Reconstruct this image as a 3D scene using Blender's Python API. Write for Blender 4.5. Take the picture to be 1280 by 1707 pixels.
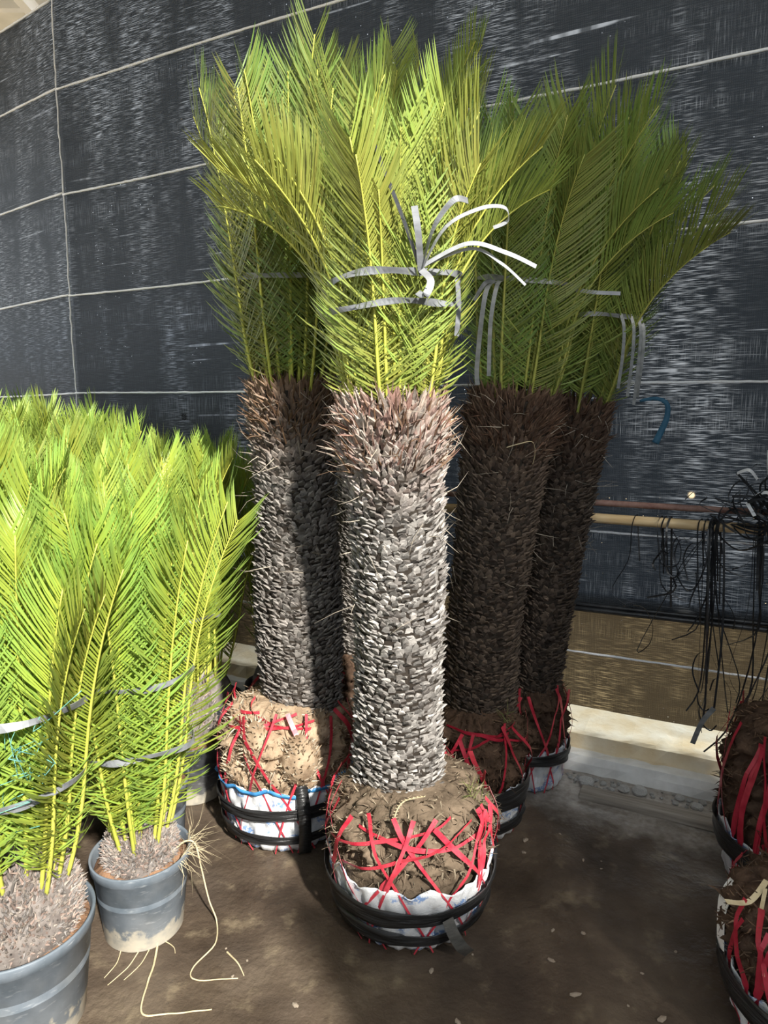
import bpy, math, random
import numpy as np
from mathutils import Vector, Matrix

random.seed(7); rng = np.random.default_rng(7)
for o in list(bpy.data.objects): bpy.data.objects.remove(o, do_unlink=True)
S = bpy.context.scene; COL = S.collection
PI = math.pi

# ------------------------------------------------------------------ camera
cd = bpy.data.cameras.new('camera'); cam = bpy.data.objects.new('camera', cd); COL.objects.link(cam)
cam.location = (0, 0, 1.6); cam.rotation_euler = (math.radians(90 - 8.2), 0, 0)
cd.sensor_fit = 'HORIZONTAL'; cd.sensor_width = 36; cd.lens = 36 * 1130 / 1280; cd.clip_start = .02
S.camera = cam
# ------------------------------------------------------------------ light
SUN_AZ, SUN_EL = math.radians(27), math.radians(36)      # from behind the camera, to its right
w = bpy.data.worlds.new('sky'); S.world = w; w.use_nodes = True
bg = w.node_tree.nodes['Background']; bg.inputs[0].default_value = (.84, .92, 1, 1); bg.inputs[1].default_value = 1.9
sd = bpy.data.lights.new('sun', 'SUN'); sun = bpy.data.objects.new('sun', sd); COL.objects.link(sun)
sd.energy = 10.0; sd.angle = math.radians(2.2); sd.color = (1, .96, .88)
to_sun = Vector((math.sin(SUN_AZ) * math.cos(SUN_EL), -math.cos(SUN_AZ) * math.cos(SUN_EL), math.sin(SUN_EL)))
sun.rotation_euler = to_sun.to_track_quat('Z', 'Y').to_euler(); sun.location = to_sun * 8
vs = S.view_settings
vs.view_transform = 'Standard'; vs.look = 'None'; vs.exposure = 0.0; vs.gamma = 1; vs.use_curve_mapping = False

# ------------------------------------------------------------------ material helpers
class NT:
    def __init__(s, name):
        s.m = bpy.data.materials.new(name); s.m.use_nodes = True; s.t = s.m.node_tree; s.t.nodes.clear()
        s.out = s.n('ShaderNodeOutputMaterial')
    def n(s, typ, inp=None, **kw):
        d = s.t.nodes.new(typ)
        for k, v in kw.items(): setattr(d, k, v)
        for k, v in (inp or {}).items(): s.set(d.inputs[k], v)
        return d
    def set(s, sock, v):
        if hasattr(v, 'is_linked') or isinstance(v, bpy.types.NodeSocket): s.t.links.new(v, sock)
        else:
            if isinstance(v, tuple) and len(v) == 3 and sock.type == 'RGBA': v = (*v, 1)
            sock.default_value = v
    def math(s, op, a, b=0.0, clamp=False):
        d = s.n('ShaderNodeMath', {0: a, 1: b}, operation=op); d.use_clamp = clamp; return d.outputs[0]
    def mix(s, f, a, b, blend='MIX'):
        d = s.n('ShaderNodeMix', data_type='RGBA', blend_type=blend)
        s.set(d.inputs[0], f); s.set(d.inputs[6], a); s.set(d.inputs[7], b); return d.outputs[2]
    def ramp(s, f, stops):
        d = s.n('ShaderNodeValToRGB', {0: f}); e = d.color_ramp.elements
        while len(e) < len(stops): e.new(.5)
        for q, (p, c) in zip(e, stops): q.position = p; q.color = (*c, 1) if isinstance(c, tuple) else (c, c, c, 1)
        return d.outputs[0]
    def mapping(s, scale, loc=(0, 0, 0), rot=(0, 0, 0), coord='Object'):
        c = s.n('ShaderNodeTexCoord').outputs[coord]
        return s.n('ShaderNodeMapping', {0: c, 'Scale': scale, 'Location': loc, 'Rotation': rot}).outputs[0]
    def noise(s, vec, scale, detail=4, rough=.55):
        return s.n('ShaderNodeTexNoise', {'Vector': vec, 'Scale': scale, 'Detail': detail, 'Roughness': rough}).outputs[0]
    def bsdf(s, col, rough=.6, spec=.3, bump=None, dist=.01, strength=.6, metal=0):
        d = s.n('ShaderNodeBsdfPrincipled', {'Base Color': col, 'Roughness': rough, 'Specular IOR Level': spec, 'Metallic': metal})
        if bump is not None:
            b = s.n('ShaderNodeBump', {'Height': bump, 'Distance': dist, 'Strength': strength})
            s.t.links.new(b.outputs[0], d.inputs['Normal'])
        return d.outputs[0]
    def done(s, sh): s.t.links.new(sh, s.out.inputs[0]); return s.m

def simple(name, c1, c2, scale=8, rough=.6, spec=.3, stretch=(1, 1, 1), bump=.4, dist=.005, detail=5, metal=0):
    k = NT(name); v = k.mapping(stretch); f = k.noise(v, scale, detail)
    return k.done(k.bsdf(k.ramp(f, [(.3, c1), (.7, c2)]), rough, spec, f, dist, bump, metal))

def attr_mat(name, rough=.75, spec=.2, scale=60, tint=(1, 1, 1), vary=.35):
    k = NT(name); a = k.n('ShaderNodeAttribute', attribute_name='Col').outputs[0]
    f = k.noise(k.mapping((1, 1, 1)), scale, 3)
    c = k.mix(1.0, a, k.ramp(f, [(.3, 1 - vary), (.7, 1 + 0.0)]), 'MULTIPLY')
    c = k.mix(1.0, c, tint, 'MULTIPLY')
    return k.done(k.bsdf(c, rough, spec, f, .004, .5))

def leaf_mat(name, base, tip, yellow, trans=.18, sat_j=.25, rough=.42):
    k = NT(name)
    a = k.n('ShaderNodeAttribute', attribute_name='Col')
    sep = k.n('ShaderNodeSeparateColor', {0: a.outputs[0]})          # R: along the leaflet, G: random per leaflet, B: yellowing
    rnd = k.n('ShaderNodeObjectInfo').outputs['Random']
    c = k.mix(sep.outputs[0], base, tip)
    c = k.mix(k.math('MULTIPLY', sep.outputs[2], .9), c, yellow)
    j = k.math('ADD', k.math('MULTIPLY', sep.outputs[1], .22), k.math('MULTIPLY', rnd, .50))
    hsv = k.n('ShaderNodeHueSaturation', {'Hue': k.math('ADD', k.math('MULTIPLY', rnd, .03), .485), 'Saturation': 1.0, 'Value': k.math('ADD', j, .62), 'Color': c})
    c = hsv.outputs[0]
    d = k.bsdf(c, rough, .4)
    t = k.n('ShaderNodeBsdfTranslucent', {0: c}).outputs[0]
    return k.done(k.n('ShaderNodeMixShader', {0: trans, 1: d, 2: t}).outputs[0])

M = {}
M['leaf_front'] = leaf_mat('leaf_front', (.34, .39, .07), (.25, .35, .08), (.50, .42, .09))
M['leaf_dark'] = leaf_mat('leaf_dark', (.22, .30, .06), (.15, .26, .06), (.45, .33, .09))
M['leaf_pot'] = leaf_mat('leaf_pot', (.34, .41, .05), (.20, .34, .07), (.54, .52, .08))
M['rachis'] = simple('rachis', (.42, .46, .07), (.56, .54, .10), 12, .45, .4)
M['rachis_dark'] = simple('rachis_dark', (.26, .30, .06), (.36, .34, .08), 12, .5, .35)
M['scale'] = attr_mat('trunk_scale', .8, .15, 70)
M['core'] = simple('trunk_core', (.018, .014, .011), (.045, .037, .03), 40, .9, .1)
M['bristle'] = attr_mat('bristle', .8, .15, 60)
M['stem_core'] = simple('stem_core', (.12, .10, .09), (.26, .23, .21), 40, .9, .1)
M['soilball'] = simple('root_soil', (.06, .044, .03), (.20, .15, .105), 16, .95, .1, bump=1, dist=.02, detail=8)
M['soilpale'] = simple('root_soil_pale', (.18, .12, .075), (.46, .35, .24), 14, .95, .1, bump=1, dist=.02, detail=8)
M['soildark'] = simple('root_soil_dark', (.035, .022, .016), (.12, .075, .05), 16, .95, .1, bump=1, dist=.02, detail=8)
M['pot_soil'] = simple('pot_soil', (.16, .09, .055), (.34, .20, .12), 22, .95, .1, bump=1, dist=.015, detail=8)
M['fibre'] = attr_mat('fibre', .85, .1, 40)
M['straw'] = simple('straw', (.50, .40, .24), (.68, .58, .38), 30, .7, .2)
M['film'] = simple('black_film', (.012, .012, .013), (.03, .03, .03), 9, .28, .5, (1, 1, 14), .8, .006)
M['film_tail'] = simple('film_tail', (.03, .03, .028), (.10, .095, .085), 14, .4, .4, (1, 1, 3), .6, .005)
M['grey_tape'] = simple('grey_tape', (.12, .125, .135), (.24, .25, .265), 16, .35, .5, (1, 1, 3), .12, .002)
M['grey_tape_dim'] = simple('grey_tape_dim', (.15, .16, .16), (.30, .31, .31), 16, .4, .5, (1, 1, 3), .12, .002)
M['black_strip'] = simple('black_strip', (.012, .013, .015), (.035, .037, .04), 20, .32, .5)
M['pale_strip'] = simple('pale_strip', (.26, .27, .29), (.40, .41, .43), 20, .3, .5)
M['glint'] = simple('strap_glint', (.72, .73, .75), (.90, .91, .93), 20, .25, .5, bump=.1)  # white stands in for glints on the black straps
M['bamboo'] = simple('bamboo', (.62, .42, .20), (.82, .64, .38), 7, .45, .35, (1, 8, 8), .3, .003)
M['rust'] = simple('rusty_pipe', (.20, .10, .08), (.36, .23, .19), 30, .6, .3, (1, 1, 1), .5, .002)
M['rope'] = simple('white_rope', (.88, .90, .93), (.96, .97, .99), 60, .8, .2, (1, 1, 1), .6, .003)
M['timber'] = simple('grey_timber', (.20, .17, .14), (.40, .36, .31), 6, .85, .15, (.6, 10, 10), .6, .004)
M['concrete'] = simple('pale_concrete', (.80, .62, .36), (.92, .82, .62), 9, .9, .15, (1, 1, 1), 1, .012, 8)
M['ledge'] = simple('white_ledge', (.74, .73, .69), (.92, .92, .89), 12, .85, .15, bump=.8, dist=.006)
M['stone'] = simple('rubble', (.40, .39, .37), (.70, .69, .66), 14, .9, .15, bump=.8, dist=.008)
M['debris'] = simple('debris', (.20, .14, .10), (.46, .40, .32), 30, .9, .15)
M['white_steel'] = simple('white_steel', (.70, .68, .64), (.82, .80, .76), 5, .5, .4)
M['green_weed'] = simple('green_weed', (.10, .13, .04), (.24, .24, .09), 20, .6, .3)
M['sandy'] = simple('sandy_ground', (.42, .31, .17), (.62, .48, .29), 3, .95, .1)
M['blue_mark'] = simple('blue_mark', (.03, .10, .17), (.06, .18, .28), 18, .6, .3)
M['blue_plastic'] = simple('blue_plastic', (.03, .17, .42), (.07, .28, .55), 30, .5, .4)
M['teal_lichen'] = simple('teal_threads', (.10, .32, .25), (.22, .48, .42), 30, .6, .3)

def red_mat(name, c1, c2):
    k = NT(name); f = k.noise(k.mapping((1, 1, 1)), 25, 3)
    c = k.ramp(f, [(.3, c1), (.7, c2)])
    d = k.bsdf(c, .38, .5); t = k.n('ShaderNodeBsdfTranslucent', {0: c}).outputs[0]
    return k.done(k.n('ShaderNodeMixShader', {0: .15, 1: d, 2: t}).outputs[0])
M['red'] = red_mat('red_strap', (.48, .02, .045), (.78, .09, .12))
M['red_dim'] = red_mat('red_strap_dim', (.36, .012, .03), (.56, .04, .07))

def bag_mat():
    k = NT('woven_bag'); v = k.mapping((1, 1, 1))
    f = k.noise(v, 18, 5); p = k.noise(k.mapping((1, 1, 1.6), (3, 1, 2)), 9, 2)
    c = k.ramp(f, [(.3, (.60, .61, .63)), (.7, (.84, .85, .86))])
    print_ = k.ramp(p, [(.55, 0.0), (.60, 1.0)])
    fine = k.ramp(k.noise(k.mapping((1, 1, 1)), 120, 1), [(.42, 0.0), (.5, 1.0)])
    c = k.mix(k.math('MULTIPLY', k.math('MULTIPLY', print_, fine), .8), c, (.10, .26, .60))
    mud = k.ramp(k.noise(k.mapping((1, 1, 1), (7, 3, 5)), 7, 4), [(.55, 0.0), (.72, .55)])
    c = k.mix(mud, c, (.30, .23, .15))
    wv = k.n('ShaderNodeTexWave', {'Vector': v, 'Scale': 90, 'Distortion': 1}, bands_direction='Z').outputs[0]
    return k.done(k.bsdf(c, .55, .35, k.math('ADD', f, k.math('MULTIPLY', wv, .1)), .008, .6))
M['bag'] = bag_mat()

def pot_mat(name, dark, pale):
    k = NT(name); v = k.mapping((1, 1, 1)); co = k.n('ShaderNodeTexCoord').outputs['Object']
    z = k.n('ShaderNodeSeparateXYZ', {0: co}).outputs[2]
    f = k.noise(v, 14, 6); g = k.noise(k.mapping((3, 3, 14)), 8, 5)
    c = k.ramp(f, [(.3, dark), (.7, pale)])
    scuff = k.ramp(g, [(.60, 0.0), (.74, .5)])
    c = k.mix(scuff, c, (.50, .52, .54))
    lim = k.math('ADD', z, k.math('MULTIPLY', k.math('SUBTRACT', k.noise(v, 24, 6), .5), -.20))
    mud = k.ramp(lim, [(.055, 1.0), (.072, 0.0)])
    c = k.mix(k.math('MULTIPLY', mud, k.ramp(k.noise(v, 30, 4), [(.3, .5), (.6, 1.0)])), c, (.55, .50, .40))
    dust = k.ramp(k.noise(v, 5, 3), [(.45, 0.0), (.8, .35)])
    c = k.mix(dust, c, (.42, .40, .36))
    return k.done(k.bsdf(c, .5, .35, f, .003, .4))
M['pot'] = pot_mat('grey_plastic_pot', (.10, .125, .15), (.19, .22, .255))
M['pot_black'] = pot_mat('black_plastic_pot', (.03, .034, .04), (.07, .075, .085))

def net_mat(name, base, trans, streak, glint, holes=(), gap=0.0):
    k = NT(name); co = k.n('ShaderNodeTexCoord').outputs['Object']
    def nz(scale, loc=(0, 0, 0), sc=1, detail=2, rough=.6):
        mp = k.n('ShaderNodeMapping', {0: co, 'Scale': scale, 'Location': loc}).outputs[0]
        return k.noise(mp, sc, detail, rough)
    hs = k.ramp(nz((12, 1, 230), (0, 0, 3)), [(.50, 0.0), (.72, 1.0)])       # worn weft threads
    vsx = k.ramp(nz((230, 1, 7), (2, 0, 0)), [(.52, 0.0), (.74, .75)])      # worn warp threads
    colm = k.ramp(nz((2.6, 1, .7), (5, 0, 1), 1, 3), [(.45, .05), (.64, 1.0)])
    rowm = k.ramp(nz((.6, 1, 5.5), (1, 0, 7), 1, 3), [(.50, .03), (.70, 1.0)])
    stk = k.math('ADD', k.math('MULTIPLY', hs, colm), k.math('MULTIPLY', vsx, k.math('MULTIPLY', rowm, .8)), True)
    lines = k.math('MULTIPLY', k.ramp(nz((1.2, 1, 38), (9, 0, 2), 1, 1), [(.68, 0.0), (.74, 1.0)]), k.ramp(nz((14, 1, 2), (0, 0, 5)), [(.4, .15), (.62, 1.0)]))
    stk = k.math('MAXIMUM', stk, k.math('MULTIPLY', lines, .7))
    weave = k.math('MULTIPLY', k.n('ShaderNodeTexWave', {'Vector': co, 'Scale': 42.0, 'Distortion': 2.5, 'Detail': 1.0}, bands_direction='X').outputs[0],
                   k.n('ShaderNodeTexWave', {'Vector': co, 'Scale': 36.0, 'Distortion': 3.0, 'Detail': 1.0}, bands_direction='Z').outputs[0])
    d = k.bsdf(k.mix(weave, tuple(x * .55 for x in base), tuple(min(1, x * 1.6) for x in base)), .55, .25, weave, .002, .5)
    tr = k.n('ShaderNodeBsdfTranslucent', {0: trans}).outputs[0]
    tb = k.n('ShaderNodeBsdfTranslucent', {0: streak}).outputs[0]
    sh = k.n('ShaderNodeAddShader', {0: d, 1: tr}).outputs[0]
    sh = k.n('ShaderNodeMixShader', {0: k.math('MULTIPLY', stk, glint), 1: sh, 2: tb}).outputs[0]
    # pin holes that let the sky through
    spots = k.n('ShaderNodeTexVoronoi', {'Vector': k.n('ShaderNodeMapping', {0: co, 'Scale': (1, .001, 1.5)}).outputs[0], 'Scale': 26.0, 'Randomness': 1.0})
    dot = k.ramp(spots.outputs['Distance'], [(.035, 1.0), (.075, 0.0)])
    pick = k.ramp(nz((1.6, 1, 2.2), (4, 0, 8), 1, 3), [(.50, 0.0), (.60, 1.0)])
    hole = k.math('MULTIPLY', dot, pick)
    for (hx, hz, hr) in holes:
        dv = k.n('ShaderNodeVectorMath', {0: co, 1: (hx, 0, hz)}, operation='DISTANCE').outputs[1]
        dj = k.math('ADD', dv, k.math('MULTIPLY', nz((60, 1, 60)), hr * .9))
        hole = k.math('MAXIMUM', hole, k.ramp(dj, [(hr * 1.2, 1.0), (hr * 1.7, 0.0)]))
    tp = k.n('ShaderNodeBsdfTransparent').outputs[0]
    sh = k.n('ShaderNodeMixShader', {0: k.math('MAXIMUM', k.math('MULTIPLY', hole, .8), gap), 1: sh, 2: tp}).outputs[0]
    return k.done(sh)
M['net'] = net_mat('shade_net', (.020, .023, .026), (.009, .0115, .015), (.46, .49, .53), .78, holes=((.873, 1.585, .018), (3.62, 1.265, .012)))
M['net_side'] = net_mat('shade_net_side', (.024, .026, .028), (.004, .0045, .005), (.08, .09, .10), .3, gap=.085)
M['skirt'] = net_mat('brown_skirt', (.040, .032, .022), (.050, .036, .020), (.46, .34, .18), .9)

def floor_mat():
    k = NT('earth_floor'); co = k.n('ShaderNodeTexCoord').outputs['Object']
    f = k.noise(co, 2.2, 8, .62); g = k.noise(co, 9, 6, .6); h = k.noise(co, 45, 4)
    c = k.ramp(f, [(.34, (.040, .028, .020)), (.52, (.085, .062, .044)), (.68, (.15, .115, .082))])
    pale = k.ramp(g, [(.56, 0.0), (.70, .55)])
    c = k.mix(pale, c, (.24, .19, .125))
    # dry cement dust along the foot of the wall, paled for light under the net
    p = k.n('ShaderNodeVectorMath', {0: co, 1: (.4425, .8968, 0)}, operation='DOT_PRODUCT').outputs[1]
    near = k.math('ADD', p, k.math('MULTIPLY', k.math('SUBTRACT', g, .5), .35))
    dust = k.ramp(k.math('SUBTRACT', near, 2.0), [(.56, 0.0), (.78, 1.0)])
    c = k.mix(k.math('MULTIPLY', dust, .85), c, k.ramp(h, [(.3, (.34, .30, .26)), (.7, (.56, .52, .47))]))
    wet = k.ramp(k.noise(co, 3.1, 3), [(.42, .38), (.62, .85)])
    bump = k.math('ADD', k.math('MULTIPLY', g, .6), k.math('MULTIPLY', h, .35))
    return k.done(k.bsdf(c, wet, .3, bump, .02, .7))
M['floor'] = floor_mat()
def ceil_mat():
    k = NT('cream_sheet'); f = k.noise(k.mapping((1, 1, 1)), 4, 3)
    c = k.ramp(f, [(.3, (.50, .46, .38)), (.7, (.62, .57, .48))])
    d = k.n('ShaderNodeBsdfDiffuse', {0: c}).outputs[0]; t = k.n('ShaderNodeBsdfTranslucent', {0: c}).outputs[0]
    return k.done(k.n('ShaderNodeMixShader', {0: .5, 1: d, 2: t}).outputs[0])
M['sheet'] = ceil_mat()
M['sky_block'] = simple('sky_block_dark', (.02, .022, .024), (.04, .042, .045), 6, .8, .1)  # for the added panel that blocks sky light outside

# ------------------------------------------------------------------ mesh helpers
def mesh_np(name, V, F, mats, cols=None, smooth=True, mi=None):
    """V (n,3); F list of index lists or an int array (m,k)."""
    me = bpy.data.meshes.new(name)
    me.from_pydata(V.tolist() if hasattr(V, 'tolist') else V, [], F.tolist() if hasattr(F, 'tolist') else F)
    for m in (mats if isinstance(mats, (list, tuple)) else [mats]): me.materials.append(M[m] if isinstance(m, str) else m)
    if cols is not None:
        a = me.color_attributes.new('Col', 'FLOAT_COLOR', 'POINT')
        c4 = np.ones((len(V), 4), dtype=np.float32); c4[:, :3] = cols
        a.data.foreach_set('color', c4.ravel())
    if smooth: me.polygons.foreach_set('use_smooth', [True] * len(me.polygons))
    if mi is not None: me.polygons.foreach_set('material_index', mi)
    me.update(); return me

def obj(name, me, parent=None, loc=(0, 0, 0), rot=(0, 0, 0)):
    o = bpy.data.objects.new(name, me); COL.objects.link(o); o.location = loc; o.rotation_euler = rot
    if parent is not None: o.parent = parent
    return o
def tag(o, label=None, cat=None, group=None, kind=None):
    if label: o['label'] = label
    if cat: o['category'] = cat
    if group: o['group'] = group
    if kind: o['kind'] = kind
    return o

class MB:
    def __init__(s): s.V = []; s.F = []; s.C = []; s.n = 0
    def add(s, V, F, col=None):
        V = np.asarray(V, float); s.V.append(V); s.F += [[i + s.n for i in f] for f in F]
        c = np.zeros((len(V), 3)); c[:] = (1, 1, 1) if col is None else col
        s.C.append(c); s.n += len(V)
    def box(s, c, d, R=None, col=None):
        v = np.array([[x, y, z] for x in (-.5, .5) for y in (-.5, .5) for z in (-.5, .5)]) * np.array(d)
        if R is not None: v = v @ np.array(R).T
        s.add(v + np.array(c), [[0, 1, 3, 2], [4, 6, 7, 5], [0, 4, 5, 1], [2, 3, 7, 6], [0, 2, 6, 4], [1, 5, 7, 3]], col)
    def tube(s, P, r, k=6, col=None, cap=True):
        P = np.asarray(P, float); n = len(P); r = np.broadcast_to(np.asarray(r, float), (n,))
        T = np.gradient(P, axis=0); T /= np.linalg.norm(T, axis=1, keepdims=True) + 1e-9
        up = np.array([0, 0, 1.]) if abs(T[0, 2]) < .9 else np.array([1., 0, 0])
        N = np.cross(T[0], up); N /= np.linalg.norm(N); V = []
        for i in range(n):
            N = N - T[i] * (N @ T[i]); N /= np.linalg.norm(N) + 1e-9; B = np.cross(T[i], N)
            a = np.arange(k) * 2 * PI / k
            V.append(P[i] + r[i] * (np.cos(a)[:, None] * N + np.sin(a)[:, None] * B))
        F = [[i * k + j, i * k + (j + 1) % k, (i + 1) * k + (j + 1) % k, (i + 1) * k + j] for i in range(n - 1) for j in range(k)]
        if cap: F += [list(range(k))[::-1], [(n - 1) * k + j for j in range(k)]]
        s.add(np.concatenate(V), F, col)
    def ribbon(s, P, W, width, thick=.0008, col=None):
        """flat strap with thickness: centre line P, width directions W"""
        P = np.asarray(P, float); W = np.asarray(W, float); n = len(P)
        W = W / (np.linalg.norm(W, axis=1, keepdims=True) + 1e-9)
        T = np.gradient(P, axis=0); T /= np.linalg.norm(T, axis=1, keepdims=True) + 1e-9
        W = W - T * np.sum(W * T, axis=1, keepdims=True); W /= np.linalg.norm(W, axis=1, keepdims=True) + 1e-9
        N = np.cross(T, W); width = np.broadcast_to(np.asarray(width, float), (n,))[:, None]
        V = np.stack([P - W * width / 2 - N * thick / 2, P + W * width / 2 - N * thick / 2, P + W * width / 2 + N * thick / 2, P - W * width / 2 + N * thick / 2], 1).reshape(-1, 3)
        F = [[4 * i + j, 4 * i + (j + 1) % 4, 4 * i + 4 + (j + 1) % 4, 4 * i + 4 + j] for i in range(n - 1) for j in range(4)]
        F += [[3, 2, 1, 0], [4 * n - 4, 4 * n - 3, 4 * n - 2, 4 * n - 1]]
        s.add(V, F, col)
    def lathe(s, prof, seg=64, fn=None, col=None, closed_bottom=False, closed_top=False):
        """prof [(r,z)], fn(theta, i, r, z)->(r,z)"""
        V = []
        for i, (r, z) in enumerate(prof):
            for j in range(seg):
                t = 2 * PI * j / seg; rr, zz = fn(t, i, r, z) if fn else (r, z)
                V.append((rr * math.cos(t), rr * math.sin(t), zz))
        F = [[i * seg + j, i * seg + (j + 1) % seg, (i + 1) * seg + (j + 1) % seg, (i + 1) * seg + j] for i in range(len(prof) - 1) for j in range(seg)]
        if closed_bottom: F.append(list(range(seg))[::-1])
        if closed_top: F.append([(len(prof) - 1) * seg + j for j in range(seg)])
        s.add(V, F, col)
    def mesh(s, name, mats, cols=False, smooth=True):
        return mesh_np(name, np.concatenate(s.V), s.F, mats, np.concatenate(s.C) if cols else None, smooth)
    def build(s, name, mats, parent=None, cols=False, smooth=True, loc=(0, 0, 0), rot=(0, 0, 0)):
        return obj(name, s.mesh(name, mats, cols, smooth), parent, loc, rot)

def nrm(v): return v / (np.linalg.norm(v, axis=-1, keepdims=True) + 1e-9)
def bez(pts, n=24):
    """smooth curve through points (Catmull-Rom)"""
    P = np.array([pts[0]] + list(pts) + [pts[-1]], float); m = len(pts) - 1; out = []
    for i in range(n):
        u = i / (n - 1) * m; k = min(int(u), m - 1); t = u - k
        p0, p1, p2, p3 = P[k:k + 4]
        out.append(.5 * ((2 * p1) + (-p0 + p2) * t + (2 * p0 - 5 * p1 + 4 * p2 - p3) * t * t + (-p0 + 3 * p1 - 3 * p2 + p3) * t ** 3))
    return np.array(out)

class Wob:
    """smooth periodic random function of (theta, z)"""
    def __init__(s, amp, ks=(1, 2, 3, 5, 8), kz=8, seed=0):
        r = np.random.default_rng(seed); s.t = [(k, r.uniform(0, 6.3), r.uniform(-kz, kz), amp * r.uniform(.5, 1) / (1 + .25 * k)) for k in ks for _ in (0, 1)]
    def __call__(s, th, z): return sum(a * math.sin(k * th + p + q * z) for k, p, q, a in s.t)

# ------------------------------------------------------------------ the setting
CW = np.array((-1.96, 4.42)); WANG = math.atan2(-1.64, 3.324); WE = np.array((math.cos(WANG), math.sin(WANG))); WN = np.array((-WE[1], WE[0]))
LANG = math.atan2(1.84, -2.55); LE = np.array((math.cos(LANG), math.sin(LANG)))
def wp(s, off, z):            # a place along the back wall: s metres from the corner, off metres into the room
    q = CW + WE * s - WN * off; return np.array((q[0], q[1], z))

fm = MB(); nx, ny = 230, 230; x0, x1, y0, y1 = -3.6, 3.6, -1.2, 5.2
X, Y = np.meshgrid(np.linspace(x0, x1, nx), np.linspace(y0, y1, ny))
from mathutils import noise as mn
def floor_h(x, y): return .010 * mn.noise((x * 2.2, y * 2.2, 1)) + .006 * mn.noise((x * 7, y * 7, 4)) + .0025 * mn.noise((x * 22, y * 22, 9)) - .012
def foot_z(x, y, r=.14):      # where a round foot of radius r comes to rest, bedded slightly into the earth
    return float(np.percentile([floor_h(x + q * r * math.cos(a), y + q * r * math.sin(a)) for q in (.4, .7, 1) for a in np.linspace(0, 2 * PI, 16)], 25)) - .001
Z = np.array([[floor_h(x, y) for x, y in zip(rx, ry)] for rx, ry in zip(X, Y)])
V = np.stack([X.ravel(), Y.ravel(), Z.ravel()], 1)
I = np.arange(nx * ny).reshape(ny, nx)
F = np.stack([I[:-1, :-1].ravel(), I[:-1, 1:].ravel(), I[1:, 1:].ravel(), I[1:, :-1].ravel()], 1)
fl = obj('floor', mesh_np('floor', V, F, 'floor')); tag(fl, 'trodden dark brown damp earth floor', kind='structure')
g = MB(); g.add([(-14, -14, -.06), (14, -14, -.06), (14, 16, -.06), (-14, 16, -.06)], [[0, 1, 2, 3]])
tag(g.build('ground_outside', 'sandy'), 'sandy ground around the shed', kind='structure')

def net_sheet(name, u0, u1, z0, z1, mat, amp=.012, n=70, m=60, hem=True):
    """hanging net, local x along it, local y its thickness, with shallow folds"""
    U, W = np.meshgrid(np.linspace(u0, u1, n), np.linspace(z0, z1, m))
    D = np.array([[amp * (mn.noise((a * .9, b * .8, 3)) + .5 * mn.noise((a * 2.5, b * 1.2, 8))) for a, b in zip(ru, rw)] for ru, rw in zip(U, W)])
    V = np.stack([U.ravel(), D.ravel(), W.ravel()], 1); I = np.arange(n * m).reshape(m, n)
    F = np.stack([I[:-1, :-1].ravel(), I[:-1, 1:].ravel(), I[1:, 1:].ravel(), I[1:, :-1].ravel()], 1)
    return mesh_np(name, V, F, mat)
NET_TOP = 4.05; ROPES = [.52, 1.080, 1.73, 2.335, 2.94, 3.54, 4.03]
wb = obj('wall_back', net_sheet('wall_back', 0, 6.2, .74, NET_TOP, 'net'), None, (CW[0], CW[1], 0), (0, 0, WANG)); tag(wb, 'black woven shade net hung on white ropes behind the tall cycads', kind='structure')
sk = obj('skirt', net_sheet('skirt', 0, 6.2, .24, .80, 'skirt', .02, 120, 30), wb, (0, .03, 0)); sk['label'] = 'brown translucent net skirt along the foot of the wall'
wl = obj('wall_left', net_sheet('wall_left', -5.6, 0, .02, NET_TOP, 'net'), None, (CW[0], CW[1], 0), (0, 0, LANG + PI)); tag(wl, 'black woven shade net continuing beyond the vertical seam', kind='structure')
def ropeline(wall, u0, u1, z, seed, r=.0062):
    m = MB(); us = np.linspace(u0, u1, int(abs(u1 - u0) / .035)); rr = np.random.default_rng(seed)
    P = np.stack([us, -.026 + 0 * us, z + .006 * np.sin(us * 2.1 + seed) + .0006 * rr.standard_normal(len(us))], 1)
    m.tube(P, r * (1 + .12 * np.sin(us * 160)), 6); m.build('rope', 'rope', wall)
for i, z in enumerate(ROPES):
    ropeline(wb, 0.0, 6.2, z, i, .0062 if i > 1 else .005)
    if z > 1: ropeline(wl, -5.6, 0.0, z, i + 11)
m = MB(); zs = np.linspace(.3, 4.05, 90); m.tube(np.stack([.004 * np.sin(zs * 5) + .003 * rng.standard_normal(90), -.022 + 0 * zs, zs], 1), .0038 * (1 + .4 * rng.random(90)), 6)
m.build('seam_rope', 'rope', wb)
# fold where the upper net overlaps the skirt
m = MB()
for k, (z, r) in enumerate(((.765, .010), (.735, .013))):
    us = np.linspace(0, 6.2, 80); m.tube(np.stack([us, -.012 + 0 * us, z + .010 * np.sin(us * 1.7 + k) - .004 * us], 1), r, 6)
m.build('net_hem', 'black_strip', wb)

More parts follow.
